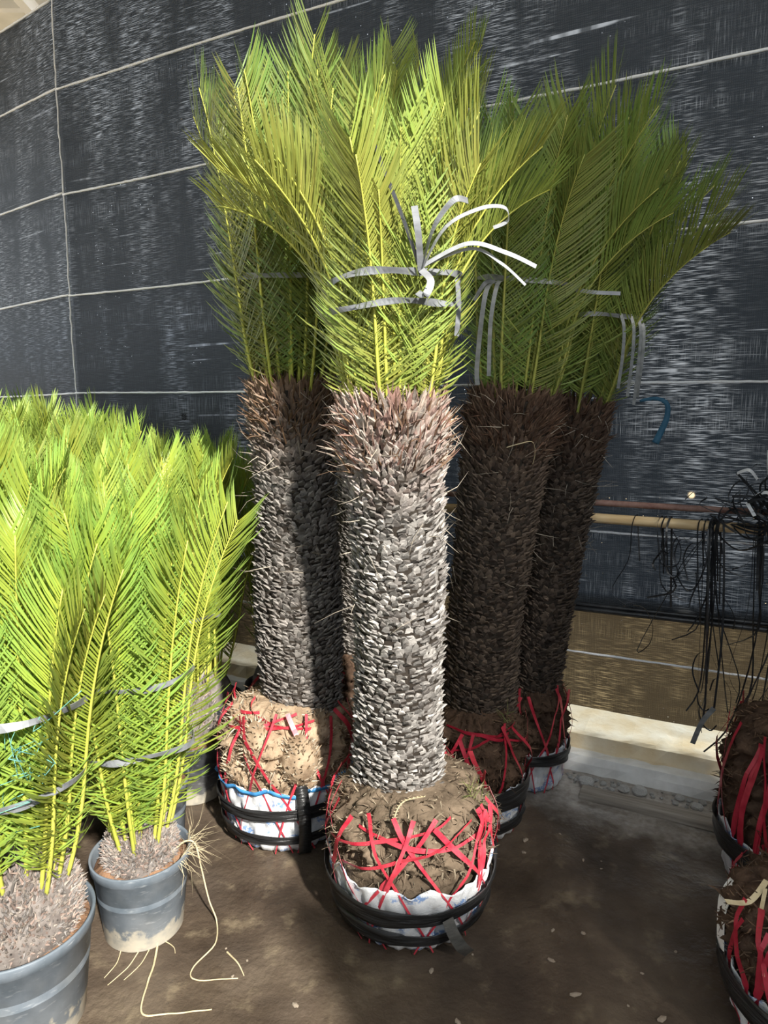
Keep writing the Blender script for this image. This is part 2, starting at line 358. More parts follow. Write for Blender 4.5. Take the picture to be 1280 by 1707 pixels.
# masonry at the foot of the wall
def rough_beam(name, mat, s0, s1, o0, o1, z0, z1, label, amp=.008, seed=3, kind='structure'):
    n, q = 120, 10; rr = Wob(amp, (1, 2, 3), 30, seed)
    prof = [(o1, z0), (o1, z0 + (z1 - z0) * .35), (o1, z0 + (z1 - z0) * .7), (o1 - .012, z1 - .003), (o1 - .04, z1), ((o0 + o1) / 2, z1), (o0, z1), (o0, z0)]
    V = []
    for i in range(n):
        s = s0 + (s1 - s0) * i / (n - 1)
        for j, (o, z) in enumerate(prof):
            d = 0 if j in (6, 7) else amp * (mn.noise((s * 9, j * 1.3, seed)) + .7 * mn.noise((s * 28, j * 2.1, seed + 5)))
            V.append(wp(s, o + d, max(-.06, z + (d * .7 if 2 < j < 6 else 0))))
    k = len(prof); F = [[i * k + j, (i + 1) * k + j, (i + 1) * k + (j + 1) % k, i * k + (j + 1) % k] for i in range(n - 1) for j in range(k)]
    F += [list(range(k)), [(n - 1) * k + j for j in range(k)][::-1]]
    return tag(obj(name, mesh_np(name, np.array(V), F, mat, smooth=False)), label, kind=kind)
rough_beam('trim_1', 'concrete', 0, 6.2, -.42, .045, -.05, .135, 'crumbling cream concrete sill under the net', .017, 3)
rough_beam('trim_2', 'ledge', 0, 6.2, -.02, .110, -.05, .066, 'white mortar ledge along the concrete sill', .010, 9)
m = MB(); n = 50
for a, b in ((3.27, 4.7),):
    R = Matrix.Rotation(WANG, 3, 'Z'); m.box((0, 0, 0), (b - a, .085, .03))
pl = m.build('timber_plank', 'timber', None, loc=tuple(wp(3.985, .298, np.mean([floor_h(*wp(u, .298, 0)[:2]) for u in np.linspace(3.3, 4.66, 15)]) + .013)), rot=(0, 0, WANG)); tag(pl, 'weathered grey timber plank lying on the floor along the wall', 'plank')
bv = pl.modifiers.new('bevel', 'BEVEL'); bv.width = .006; bv.segments = 2

def stone_mesh(r, seed, mat='stone', squash=.6, sub=2):
    import bmesh
    bm = bmesh.new(); bmesh.ops.create_icosphere(bm, subdivisions=sub, radius=r)
    for v in bm.verts:
        d = v.co.normalized(); q = 1 + .45 * mn.noise(d * 1.6 + Vector((seed, 2 * seed, 0))); q = min(q, 1.05)
        v.co = d * r * q; v.co.z *= squash
    me = bpy.data.meshes.new('stone'); bm.to_mesh(me); bm.free(); me.materials.append(M[mat]); return me
SM = [stone_mesh(1, i * 3.7 + 1) for i in range(6)]
sr = np.random.default_rng(17); laid = []
for i in range(68):
    r = (.036, .034)[i] if i < 2 else (.026, .022)[i % 2] if i < 7 else .006 + .013 * sr.random() ** 2
    for _ in range(400):
        s, o = (3.28, 3.50)[i] if i < 2 else 2.90 + 1.25 * sr.random(), .125 + r + (.120 - 2 * r) * sr.random()
        p = wp(s, o, 0)
        if math.hypot(p[0] - .64, p[1] - 2.85) > .17 + r and math.hypot(p[0] - .34, p[1] - 2.54) > .25 + r and all(math.hypot(p[0] - q[0], p[1] - q[1]) > 1.02 * (r + q[2]) for q in laid): break
    laid.append((p[0], p[1], r)); p[2] = floor_h(p[0], p[1]) + r * .40
    st = obj('rubble_stone', SM[i % 6], None, tuple(p), (0, 0, sr.random() * 6)); st.scale = (r, r, r)
    if i < 2: tag(st, ('largest pale grey rubble stone between plank and mortar ledge', 'second largest pale rubble stone between plank and mortar ledge')[i], 'stone')
    else: tag(st, 'small grey rubble stone between plank and mortar ledge', 'stone', 'rubble along the wall')

m = MB(); m.box((0, 0, .95), (4.4, .06, 2.0)); tag(m.build('wall_sky_block', 'sky_block', None, smooth=False, loc=tuple(wp(-.5, -.75, 0)), rot=(0, 0, WANG)), 'unseen dark panel added beyond the net to block sky light', kind='structure')  # unseen panel added outside to darken the lower net
# roof over the rear of the shed and net screens added behind the camera to shape the sunlight
ROOF_EDGE = .55; OPEN_L, OPEN_R = -.75, 1.68
m = MB(); cp = [(-5.2, ROOF_EDGE), (4.4, ROOF_EDGE), (4.4, 1.25), (-1.9, 4.36), (-1.9, 8.4), (-5.2, 8.4)]; nc = len(cp)
m.add([(x, y, -.01) for x, y in cp] + [(x, y, .01) for x, y in cp], [list(range(nc))[::-1], list(range(nc, 2 * nc))] + [[i, (i + 1) % nc, nc + (i + 1) % nc, nc + i] for i in range(nc)])
ro = m.build('ceiling', 'sheet', None, smooth=False, loc=(0, 0, 4.36)); tag(ro, 'cream translucent sheet roof on white steel', kind='structure')
for k in range(6):
    b = MB(); b.box((0, 0, 0), (3.2, .05, .07)); b.build('purlin', 'white_steel', ro, smooth=False, loc=(-3.55, 1.2 + 1.25 * k, -.06))
for k in range(3):
    b = MB(); b.box((0, 0, 0), (.06, 7.6, .09)); b.build('rafter', 'white_steel', ro, smooth=False, loc=(-4.9 + 1.3 * k, ROOF_EDGE + 3.9, -.14))
# unseen net: screens added behind the camera, their opening shaped for the sun patch
ws = obj('wall_sun_screen', net_sheet('wall_sun_screen', OPEN_R, 5.6, 0, 5.7, 'net_side'), None, (0, -.55, 0)); tag(ws, 'unseen black net screen added to shape the sunlight patch', kind='structure')
for (u0, u1, z1) in ((-5.2, OPEN_L, 5.7), (OPEN_L, .98, 1.2), (.98, OPEN_R, 2.15)): obj('sun_screen_panel', net_sheet('sun_screen_panel', u0, u1, 0, z1, 'net_side'), ws)  # added panels, stepped in height to shade the floor and cut ambient light
wr = obj('wall_right', net_sheet('wall_right', 0, 2.3, 0, 4.34, 'net_side'), None, (4.0, 1.5, 0), (0, 0, -PI / 2)); tag(wr, 'black shade net at the end of the shed', kind='structure')

# ------------------------------------------------------------------ cycad pieces
def frond_arrays(P, hint, tau, pairs, Lmax, wid, t0, r, a0=64, a1=32, vee=30, yel=0.0, jit=.035):
    """P (n,3) rachis curve; hint: direction the upper face looks to"""
    n = len(P); T = nrm(np.gradient(P, axis=0))
    N = nrm(hint - T * (T @ hint)[:, None]); Sd = np.cross(T, N)
    c, s = math.cos(tau), math.sin(tau); N, Sd = N * c + Sd * s, Sd * c - N * s
    seg = np.concatenate([[0], np.cumsum(np.linalg.norm(np.diff(P, axis=0), axis=1))]); L = seg[-1]; seg /= L
    def at(A, t): return np.stack([np.interp(t, seg, A[:, k]) for k in range(3)], 1)
    Vs = []; Cs = []
    for side in (-1, 1):
        t = t0 + (1 - t0) * ((np.arange(pairs) + .5 + .25 * r.standard_normal(pairs) * .6) / pairs); t = np.clip(t, 0, 1)
        p = at(P, t); tt = nrm(at(T, t)); nn = nrm(at(N, t)); ss = nrm(at(Sd, t))
        q = (t - t0) / (1 - t0)
        al = np.radians(a0 + (a1 - a0) * q ** 1.3) * (1 + jit * r.standard_normal(pairs))
        be = np.radians(vee) * (1 + .25 * r.standard_normal(pairs)) + .55 * r.standard_normal(pairs) * np.clip(1 - q / .5, 0, 1)
        ln = Lmax * np.minimum(1, .38 + q / .22 * .62) * np.where(q > .55, 1 - .36 * ((q - .55) / .45) ** 2, 1) * (1 + .035 * r.standard_normal(pairs))
        lat = ss * (side * np.cos(be))[:, None] + nn * np.sin(be)[:, None]
        d = tt * np.cos(al)[:, None] + lat * np.sin(al)[:, None]
        wv = nrm(tt - d * np.sum(tt * d, 1)[:, None])
        curl = nrm(tt * .9 + nn * .25)
        b0 = p + lat * .003; b1 = b0 + d * (ln * .40)[:, None] + curl * (ln * .015)[:, None]; b2 = b0 + d * (ln * .76)[:, None] + curl * (ln * .08)[:, None]; b3 = b0 + d * ln[:, None] + curl * (ln * .18)[:, None]
        h = wid / 2
        V = np.stack([b0 - wv * h * .6, b0 + wv * h * .6, b1 - wv * h, b1 + wv * h, b2 - wv * h * .85, b2 + wv * h * .85, b3], 1)
        C = np.zeros((pairs, 7, 3)); C[:, :, 0] = np.array([0, 0, .4, .4, .8, .8, 1]); C[:, :, 1] = r.random(pairs)[:, None]
        C[:, :, 2] = np.clip(yel + .25 * (r.random(pairs) ** 4) , 0, 1)[:, None]
        Vs.append(V.reshape(-1, 3)); Cs.append(C.reshape(-1, 3))
    V = np.concatenate(Vs); C = np.concatenate(Cs); k = 2 * pairs; B = (np.arange(k) * 7)[:, None]
    F = (B + np.array([[0, 1, 3, 2]])).tolist() + (B + np.array([[2, 3, 5, 4]])).tolist() + (B + np.array([[4, 5, 6]])).tolist()
    return V, F, C, L

def frond_pair(P, hint, tau, pairs, Lmax, wid, t0, r, leafmat, rachmat, rr=.0065, **kw):
    V, F, C, L = frond_arrays(P, hint, tau, pairs, Lmax, wid, t0, r, **kw)
    lm = mesh_np('frond', V, F, leafmat, C, smooth=False)
    m = MB(); n = len(P); m.tube(P, np.linspace(rr, rr * .28, n), 5)
    return lm, m.mesh('rachis', rachmat)

def add_frond(plant, meshes, loc=(0, 0, 0), rot=(0, 0, 0), scale=1):
    f = obj('frond', meshes[0], plant, tuple(loc), rot); f.scale = (scale,) * 3
    obj('rachis', meshes[1], f); return f

def frond_curve(L, st, phi0, phit, phi1, az, r, pw=1.4, sway=.10, n=20):
    """rachis bent away from upright: phi0 at base, phit at the tie, phi1 at the tip (degrees)"""
    s = np.linspace(0, 1, n); ph = np.where(s < st, phi0 + (phit - phi0) * (s / st), phit + (phi1 - phit) * np.clip((s - st) / (1 - st), 0, 1) ** pw)
    ph = np.radians(ph); aa = az + sway * r.standard_normal() * s * 2
    d = np.stack([np.sin(ph) * np.cos(aa), np.sin(ph) * np.sin(aa), np.cos(ph)], 1) * (L / (n - 1))
    P = np.cumsum(d, 0); P -= P[0]; return P

def crown(plant, top, lean, specs, leafmat, rachmat, seed, Lmax=.17, wid=.0050, pairs=96, rb=.11, rr=.0068):
    """specs: list of (azimuth deg, outerness 0..1, length, tip angle deg, twist deg)"""
    r = np.random.default_rng(seed); R = np.array(Vector((0, 0, 1)).rotation_difference(Vector(lean)).to_matrix())
    for az, u, L, p1, tw in specs:
        a = math.radians(az); rad = np.array((math.cos(a), math.sin(a), 0))
        P = frond_curve(L, .38, 4 + 15 * u, 3 + 4 * u, p1, a, r, pw=.95 if p1 > 42 else 1.4)
        P = P + rad * rb * (.25 + .75 * u) + np.array((0, 0, -.03 - .05 * u))
        hint = -rad * .75 + np.array((0, 0, .66)); P = P @ R.T; hint = R @ hint
        org = P[0].copy(); P = P - org
        ms = frond_pair(P, hint, math.radians(tw), pairs, Lmax * (.9 + .2 * r.random()), wid, .10, r, leafmat, rachmat, rr, yel=.25 * r.random() ** 2)
        add_frond(plant, ms, np.array(top) + org)

def specs_random(n, r, Lr, spread, bias=None, bamt=0):
    out = []
    for i in range(n):
        az = i * 137.5 + 12 * r.standard_normal(); u = math.sqrt((i + .5) / n)
        p1 = spread * (.12 + .88 * u ** 1.5) * (.75 + .5 * r.random())
        if bias is not None:
            p1 *= 1 + bamt * math.cos(math.radians(az - bias))
        out.append((az, u, Lr[0] + (Lr[1] - Lr[0]) * r.random() * (1 - .15 * u), p1, 24 * r.standard_normal()))
    return out

STUB = np.array([[-.5, 0, -.3], [.5, 0, -.3], [.5, 0, .3], [-.5, 0, .3], [-.46, .5, -.12], [.46, .5, -.12], [.40, .5, .42], [-.40, .5, .42], [-.12, .92, .12], [.12, .92, .12], [0, 1.0, .34]])
STUBF = [[0, 1, 5, 4], [1, 2, 6, 5], [2, 3, 7, 6], [3, 0, 4, 7], [4, 5, 9, 8], [5, 6, 10, 9], [6, 7, 10], [7, 4, 8, 10], [8, 9, 10]]

def trunk(plant, p0, p1, rfun, seed, cols, top_cols, n_parts=0, spiky=.25, view=None, bend=0.0):
    """p0,p1 local ends; rfun(t) radius; scale stubs by phyllotaxis"""
    r = np.random.default_rng(seed); p0 = np.array(p0, float); p1 = np.array(p1, float); ax = p1 - p0; H = np.linalg.norm(ax); ax /= H
    U = nrm(np.cross(np.array((0, 1., 0)), ax)); Vv = np.cross(ax, U)
    wob = Wob(.006, (1, 2, 3), 9, seed)
    def cen(t): return p0 + ax * H * t + U * bend * 4 * t * (1 - t)
    m = MB(); n = 60; k = 40; V = []
    for i in range(n):
        t = i / (n - 1); rad = rfun(t) * .93
        if i == n - 1: rad *= .5
        for j in range(k):
            a = 2 * PI * j / k; q = rad + wob(a, t * H); V.append(cen(t) + q * (math.cos(a) * U + math.sin(a) * Vv))
    F = [[i * k + j, i * k + (j + 1) % k, (i + 1) * k + (j + 1) % k, (i + 1) * k + j] for i in range(n - 1) for j in range(k)] + [[(n - 1) * k + j for j in range(k)], list(range(k))[::-1]]
    m.add(V, F); tr = m.build('trunk', 'core', plant)
    dz = .0125; rows = int(H / dz); items = []
    for i in range(rows):
        t = (i + .5) / rows; rad = rfun(t); per = max(8, int(2 * PI * rad / .0255))
        for j in range(per):
            a = 2 * PI * (j + (i % 2) * .5 + .20 * r.standard_normal()) / per + i * .07
            zt = t + .0035 / H * r.standard_normal()
            if zt > .995: continue
            out = math.cos(a) * U + math.sin(a) * Vv; side = -math.sin(a) * U + math.cos(a) * Vv
            topness = max(0, (zt - .72) / .28)
            tilt = math.radians(54 + 8 * topness + 15 * r.standard_normal()); yaw = .30 * r.standard_normal()
            ln = (.023 + .022 * topness) * (1 + spiky * abs(r.standard_normal())); wd = .024 * (1 - .40 * topness) * (.8 + .4 * r.random()); th = .0085
            ydir = nrm(out * math.cos(tilt) + ax * math.sin(tilt) + side * yaw); xdir = nrm(side - ydir * (side @ ydir)); zdir = np.cross(xdir, ydir)
            c = np.array(cols[int(r.integers(len(cols)))]) * (.6 + .6 * r.random())
            if topness > 0: c = c * (1 - topness * .85) + np.array(top_cols[int(r.integers(len(top_cols)))]) * topness * .85
            pos = cen(zt) + out * (rad * .90 + wob(a, zt * H))
            items.append((pos, xdir * wd, ydir * ln, zdir * th * 1.5, c, out))
    chosen = set()
    if n_parts:
        sc = [(-(it[5] @ view) + .15 * r.random(), i) for i, it in enumerate(items)]
        sc.sort(reverse=True); pool = [i for _, i in sc[:int(n_parts * 2.2)]]; r.shuffle(pool); chosen = set(pool[:n_parts])
        for i in chosen:
            pos, x, y, z, c, _ = items[i]
            lv = STUB * (1 + .08 * r.standard_normal(STUB.shape)); lv = np.stack([x, y, z], 0).T @ lv.T
            m = MB(); m.add(lv.T, STUBF, c * np.array([1.0])); m.build('leaf_scale', 'scale', tr, True, False, tuple(pos))
    rest = [it for i, it in enumerate(items) if i not in chosen]
    A = np.array([np.stack(it[1:4], 0) for it in rest]); Ps = np.array([it[0] for it in rest]); Cc = np.array([it[4] for it in rest])
    J = STUB[None] * (1 + .09 * r.standard_normal((len(rest), *STUB.shape)))
    V = np.einsum('nvk,nkd->nvd', J, A) + Ps[:, None]
    shade = np.repeat(Cc[:, None], len(STUB), 1); B = np.arange(len(rest)) * len(STUB)
    F = [[b + q for q in f] for b in B for f in STUBF]
    st = obj('leaf_scales', mesh_np('leaf_scales', V.reshape(-1, 3), F, 'scale', shade.reshape(-1, 3), False), tr); tag(st, kind='stuff')
    return tr, cen, (U, Vv, ax, H)

def spikes(name, parent, origins, dirs, lens, rad, cols, r, bend=.15, kind='stuff', mat='bristle', k=3):
    """many thin curved spikes in one mesh"""
    n = len(origins); O = np.array(origins); D = nrm(np.array(dirs)); L = np.array(lens)[:, None]
    side = nrm(np.cross(D, nrm(r.standard_normal((n, 3))))); other = np.cross(D, side)
    bd = r.standard_normal((n, 1)) * bend
    V = []; rad = np.broadcast_to(np.asarray(rad, float), (n,))[:, None]
    for t, q in ((0, 1), (.55, .75), (1, .15)):
        ctr = O + D * L * t + side * L * bd * t * t
        for a in range(k): V.append(ctr + rad * q * (math.cos(2 * PI * a / k) * side + math.sin(2 * PI * a / k) * other))
    V = np.stack(V, 1); nb = 3 * k
    fs = [[i * k + a, i * k + (a + 1) % k, (i + 1) * k + (a + 1) % k, (i + 1) * k + a] for i in (0, 1) for a in range(k)]
    F = (np.arange(n)[:, None, None] * nb + np.array(fs)[None]).reshape(-1, 4)
    C = np.repeat(np.array(cols)[:, None], nb, 1).reshape(-1, 3)
    o = obj(name, mesh_np(name, V.reshape(-1, 3), F, mat, C, False), parent)
    if kind: tag(o, kind=kind)
    return o

def bristles(plant, tr, cen, fr, rfun, n, r, cols):
    U, Vv, ax, H = fr; O = []; D = []; L = []; C = []; Rr = []
    for i in range(n):
        t = 1 - .16 * r.random() ** 1.6; a = 2 * PI * r.random(); out = math.cos(a) * U + math.sin(a) * Vv
        q = r.random() ** .5; rad = rfun(min(t, 1)) * (q if t > .97 else .95)
        O.append(cen(t) + out * rad); up = .5 + 1.4 * (t > .95) + .5 * r.random()
        D.append(out * (.35 + .75 * q) + ax * up + .25 * r.standard_normal(3)); L.append(.03 + .055 * r.random()); Rr.append(.0018 + .0022 * r.random())
        C.append(np.array(cols[int(r.integers(len(cols)))]) * (.6 + .7 * r.random()))
    spikes('bristles', tr, O, D, L, Rr, C, r, .25)
    O = []; D = []; L = []; C = []
    for i in range(70):        # loose dead leaflets stuck in the scales
        t = 1 - .55 * r.random() ** 1.3; a = 2 * PI * r.random(); out = math.cos(a) * U + math.sin(a) * Vv; sd = -math.sin(a) * U + math.cos(a) * Vv
        O.append(cen(t) + out * rfun(t) * 1.02); D.append(out * (.45 + .5 * r.random()) + sd * r.standard_normal() * .6 + ax * r.standard_normal() * .55); L.append(.05 + .06 * r.random()); C.append(np.array((.52, .45, .36)) * (.6 + .6 * r.random()))
    spikes('dead_leaflets', tr, O, D, L, .0014, C, r, .35, mat='fibre')

def root_ball(plant, c, rb, zr, zt, seed, soil, fcols, straps, strapmat, tilt=0.0, bag_h=None, r_bot=.19, film=True, knobs=(), rim_blue=False, bag_top=None, fibres=2400, film_bands=None, view_th=-PI / 2):
    """earth ball of radius rb from the floor to zt, in a woven bag up to zr, wound with film and red straps; c local centre (x,y)"""
    r = np.random.default_rng(seed); w1 = Wob(rb * .030, (2, 3, 5, 7, 11), 14, seed); w2 = Wob(rb * .012, (9, 14, 19), 40, seed + 1)
    cx, cy = c
    def bagr(z):
        q = min(1, max(0, z / zr)); return r_bot + (rb - r_bot) * (1 - (1 - q) ** 1.7)
    def ballr(th, z):
        if z <= zr: return bagr(z) - .012
        q = (z - zr) / (zt - zr); base = rb * math.sqrt(max(0.0, 1 - (max(0, q - .35) / .72) ** 3)) - .008
        x, y = math.cos(th), math.sin(th); e = .036 * mn.noise((x * 2.6, y * 2.6, z * 13 + seed)) + .032 * mn.noise((x * 7, y * 7, z * 32 + seed)) + .017 * mn.noise((x * 18, y * 18, z * 80 + seed))
        return base + (w1(th, z) * .6 + e) * min(1, q * 5)
    def rimz(th): return zr + tilt * math.sin(th - .6) + .006 * math.sin(5 * th + seed)
    prof = [(1, zr * .5)] + [(1, zr * .8 + (zt - zr * .8) * i / 44) for i in range(45)]
    m = MB(); m.lathe(prof, 170, lambda th, i, rr, z: (max(.01, ballr(th, z)), z))
    top = len(prof) - 1; m.F.append([top * 170 + j for j in range(170)])
    ball = m.build('root_ball', soil, plant, loc=(cx, cy, 0))
    O = []; D = []; L = []; C = []; Rr = []
    for i in range(fibres):
        th = 2 * PI * r.random(); z = zr + (zt - zr) * r.random() ** .8; q = ballr(th, z); out = np.array((math.cos(th), math.sin(th), 0))
        O.append(out * (q - .004) + np.array((0, 0, z))); D.append(out * .8 + .8 * r.standard_normal(3)); L.append(.010 + .035 * r.random() ** 2); Rr.append(.0012 + .0022 * r.random())
        C.append(np.array(fcols[int(r.integers(len(fcols)))]) * (.55 + .7 * r.random()))
    spikes('root_fibres', ball, O, D, L, Rr, C, r, .5, mat='fibre')
    for (th, z, kr, kh, ln) in knobs:        # suckers pressed against the ball, covered in pale scales
        out = np.array((math.cos(th), math.sin(th), 0)); q = ballr(th, z); org = out * (q - kr * .45) + np.array((0, 0, z))
        ax = nrm(np.array((0, 0, 1.)) + out * ln); sx = nrm(np.cross(ax, out)); sy = np.cross(sx, ax)
        km = MB(); n = 10; kk = 16; V = []
        for i in range(n):
            t = i / (n - 1); rad = kr * math.sin(PI * (.12 + .85 * t)) ** .7
            for j in range(kk): a = 2 * PI * j / kk; V.append(ax * (t - .5) * kh + rad * .85 * (math.cos(a) * sx + math.sin(a) * sy))
        km.add(V, [[i * kk + j, i * kk + (j + 1) % kk, (i + 1) * kk + (j + 1) % kk, (i + 1) * kk + j] for i in range(n - 1) for j in range(kk)] + [[(n - 1) * kk + j for j in range(kk)], list(range(kk))[::-1]])
        ko = km.build('sucker', soil, plant, loc=tuple(org + np.array((cx, cy, 0))))
        O = []; D = []; L = []; C = []
        for i in range(int(60 + 2600 * kr)):
            t = r.random(); a = 2 * PI * r.random(); o2 = math.cos(a) * sx + math.sin(a) * sy; rad = kr * math.sin(PI * (.12 + .85 * t)) ** .7 * .85
            O.append(ax * (t - .5) * kh + o2 * rad); D.append(o2 * .7 + ax * (.7 + .5 * t) + .25 * r.standard_normal(3)); L.append(.014 + .012 * r.random()); C.append(np.array(fcols[int(r.integers(len(fcols)))]) * (.7 + .6 * r.random()))
        spikes('sucker_scales', ko, O, D, L, .0032, C, r, .15, mat='fibre')
    # bag
    nb = 16; prof = [(0, 0)] * 0 + [(1, q) for q in np.linspace(0, 1, nb)]
    pt = r.uniform(0, 6.3, 4)
    def bagf(th, i, rr, q):
        z = q * rimz(th); sc = .5 + .5 * abs(math.sin(7.5 * th + pt[0])); bul = .016 * sc * math.sin(PI * min(1, q * 2.4)) if q < .42 else 0
        wr = .004 * math.sin(23 * th + 9 * q + pt[1]) + .003 * math.sin(41 * th - 14 * q + pt[2])
        R_ = bagr(q * zr) + bul + wr + (.004 if i == nb - 1 else 0)
        if i == 0: R_ -= .03
        return R_, max(.002, z + (.010 * math.sin(11 * th + pt[3]) + .006 * math.sin(17 * th) if i == nb - 1 else 0) - (.0 if i else .0))
    m = MB(); m.lathe(prof, 150, bagf, closed_bottom=True); bag = m.build('bag', 'bag', plant, loc=(cx, cy, 0))
    sol = bag.modifiers.new('thickness', 'SOLIDIFY'); sol.thickness = .003; sol.offset = 1
    if rim_blue:
        m = MB(); th = np.linspace(0, 2 * PI, 120); Rr_ = np.array([bagr(zr) + .010 + .004 * math.sin(23 * t) for t in th]); P = np.stack([np.cos(th) * Rr_, np.sin(th) * Rr_, np.array([rimz(t) - .004 + .008 * math.sin(11 * t + pt[3]) for t in th])], 1)
        m.ribbon(P, np.tile((0, 0, 1.), (120, 1)), .014, .003); obj('blue_edge', m.mesh('blue_edge', 'blue_plastic'), bag)
    # black film bands
    for bi, (zc, wd, tl, ph) in enumerate(film_bands if film_bands is not None else [(.62, .060, .018, .4), (.24, .058, .012, 2.0)]):
        m = MB(); nth, nw = 140, 9; V = []
        for i in range(nth):
            t = 2 * PI * i / nth
            for j in range(nw):
                v = j / (nw - 1) - .5; z = zc * zr + tl * math.sin(t + ph) + .004 * math.sin(3 * t + bi) + v * wd * (1 + .2 * math.sin(2 * t + ph))
                q = max(.0, min(1, z / zr)); R_ = bagr(z) + .026 * (1 if q < .42 else .8) + .0035 * math.sin(j * 2.6 + 2.2 * t + bi) + .002 * math.sin(9 * t + j)
                V.append((R_ * math.cos(t), R_ * math.sin(t), max(.004, z)))
        F = [[i * nw + j, ((i + 1) % nth) * nw + j, ((i + 1) % nth) * nw + j + 1, i * nw + j + 1] for i in range(nth) for j in range(nw - 1)]
        m.add(V, F); fo = m.build('film_wrap', 'film', plant, loc=(cx, cy, 0)); so = fo.modifiers.new('thickness', 'SOLIDIFY'); so.thickness = .002; so.offset = 1
    # red straps over ball and bag
    for (tha, za, thb, zb, wd) in straps:
        n = 46; m = MB(); P = []; W = []; wloc = []
        for i in range(n):
            u = i / (n - 1); th = tha + (thb - tha) * u; z = za + (zb - za) * u
            q = ballr(th, z) if z > zr else bagr(z) + .004 * math.sin(23 * th)
            if z > zr: q = max(q, ballr(th + .04, z), ballr(th - .04, z), .5 * (ballr(th + .14, z) + ballr(th - .14, z)))
            q += .006 if z > rimz(th) else .008 + (.011 if z < zr * .45 else 0)
            wloc.append(1.0 if z > zr else .5)
            P.append((q, th, max(.006, z)))
        P = np.array(P); qq = np.pad(P[:, 0], 4, 'edge'); qm = np.array([qq[i:i + 9].max() for i in range(n)]); qm = np.where(P[:, 2] > zr, qm, P[:, 0]); qp = np.pad(qm, 3, 'edge'); qs = np.convolve(qp, np.ones(7) / 7, 'valid')
        P = np.stack([qs * np.cos(P[:, 1]), qs * np.sin(P[:, 1]), P[:, 2]], 1); out = nrm(P * np.array((1, 1, 0.0))); T = nrm(np.gradient(P, axis=0)); W = np.cross(T, out)
        tw = r.uniform(-.4, .4); W = W + out * tw
        m.ribbon(P, W, wd * np.array(wloc) * (1 + .25 * np.sin(np.linspace(0, 9, n) + tha)), .0006); m.build('red_strap', strapmat, plant, smooth=False, loc=(cx, cy, 0))
    return ballr

def strap_net(n, zt, r, w=.010, sweep=.9, z_low=.01, jit=.25):
    out = []
    for i in range(n):
        th = 2 * PI * i / n + jit * r.standard_normal() * .5
        out.append((th, z_low, th + sweep * (1 + jit * r.standard_normal()), zt * (.93 + .1 * r.random()), w * (.7 + .6 * r.random())))
        th += PI / n
        out.append((th, z_low, th - sweep * (1 + jit * r.standard_normal()), zt * (.93 + .1 * r.random()), w * (.7 + .6 * r.random())))
    return out

def plant_root(name, x, y, label, cat='cycad', group=None, z=0, foot=.17):
    o = obj(name, None, None, (x, y, foot_z(x, y, foot) + z)); o.empty_display_size = .1; return tag(o, label, cat, group)

def tie_ring(plant, c, rad, z, width, mat, seed, tilt=(0, 0), wob=.012, name='tie_strap', n=90, thick=.0015):
    r = np.random.default_rng(seed); w1 = Wob(wob, (2, 3, 5), 0, seed); th = np.linspace(0, 2 * PI, n)
    rr = np.array([rad + w1(t, 0) * (1 if True else 0) for t in th]); rr[-1] = rr[0]
    P = np.stack([c[0] + rr * np.cos(th), c[1] + rr * np.sin(th), z + tilt[0] * np.cos(th) + tilt[1] * np.sin(th) + .004 * np.sin(4 * th + seed)], 1)
    W = np.tile((0, 0, 1.), (n, 1)) + .5 * np.stack([np.cos(th), np.sin(th), 0 * th], 1) * np.sin(5 * th + seed)[:, None]
    m = MB(); m.ribbon(P, W, width * (1 + .2 * np.sin(7 * th + seed)), thick); return m.build(name, mat, plant, smooth=False)
def tape(plant, pts, width, mat, wdir=(0, 0, 1), n=30, name='tie_end', twist=0.0):
    P = bez(pts, n); W = np.tile(np.array(wdir, float), (n, 1))
    if twist:
        T = nrm(np.gradient(P, axis=0)); a = np.linspace(0, twist, n)[:, None]; W = W * np.cos(a) + np.cross(T, W) * np.sin(a)
    m = MB(); m.ribbon(P, W, width, .0008); return m.build(name, mat, plant, smooth=False)

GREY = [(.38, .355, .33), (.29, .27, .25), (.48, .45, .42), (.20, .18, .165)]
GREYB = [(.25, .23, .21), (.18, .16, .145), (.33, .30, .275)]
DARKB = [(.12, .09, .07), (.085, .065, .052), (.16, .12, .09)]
REDBR = [(.46, .30, .24), (.55, .44, .36), (.36, .20, .16), (.50, .42, .36)]
BROWN = [(.24, .14, .08), (.17, .10, .065), (.30, .19, .12)]
DBROWN = [(.15, .085, .055), (.11, .065, .045), (.19, .12, .08)]
PALEF = [(.48, .38, .27), (.40, .30, .20), (.56, .47, .36), (.32, .22, .14)]
MIDF = [(.26, .20, .14), (.18, .135, .095), (.34, .28, .20), (.13, .095, .065)]
DARKF = [(.14, .085, .055), (.20, .13, .085), (.09, .06, .04)]

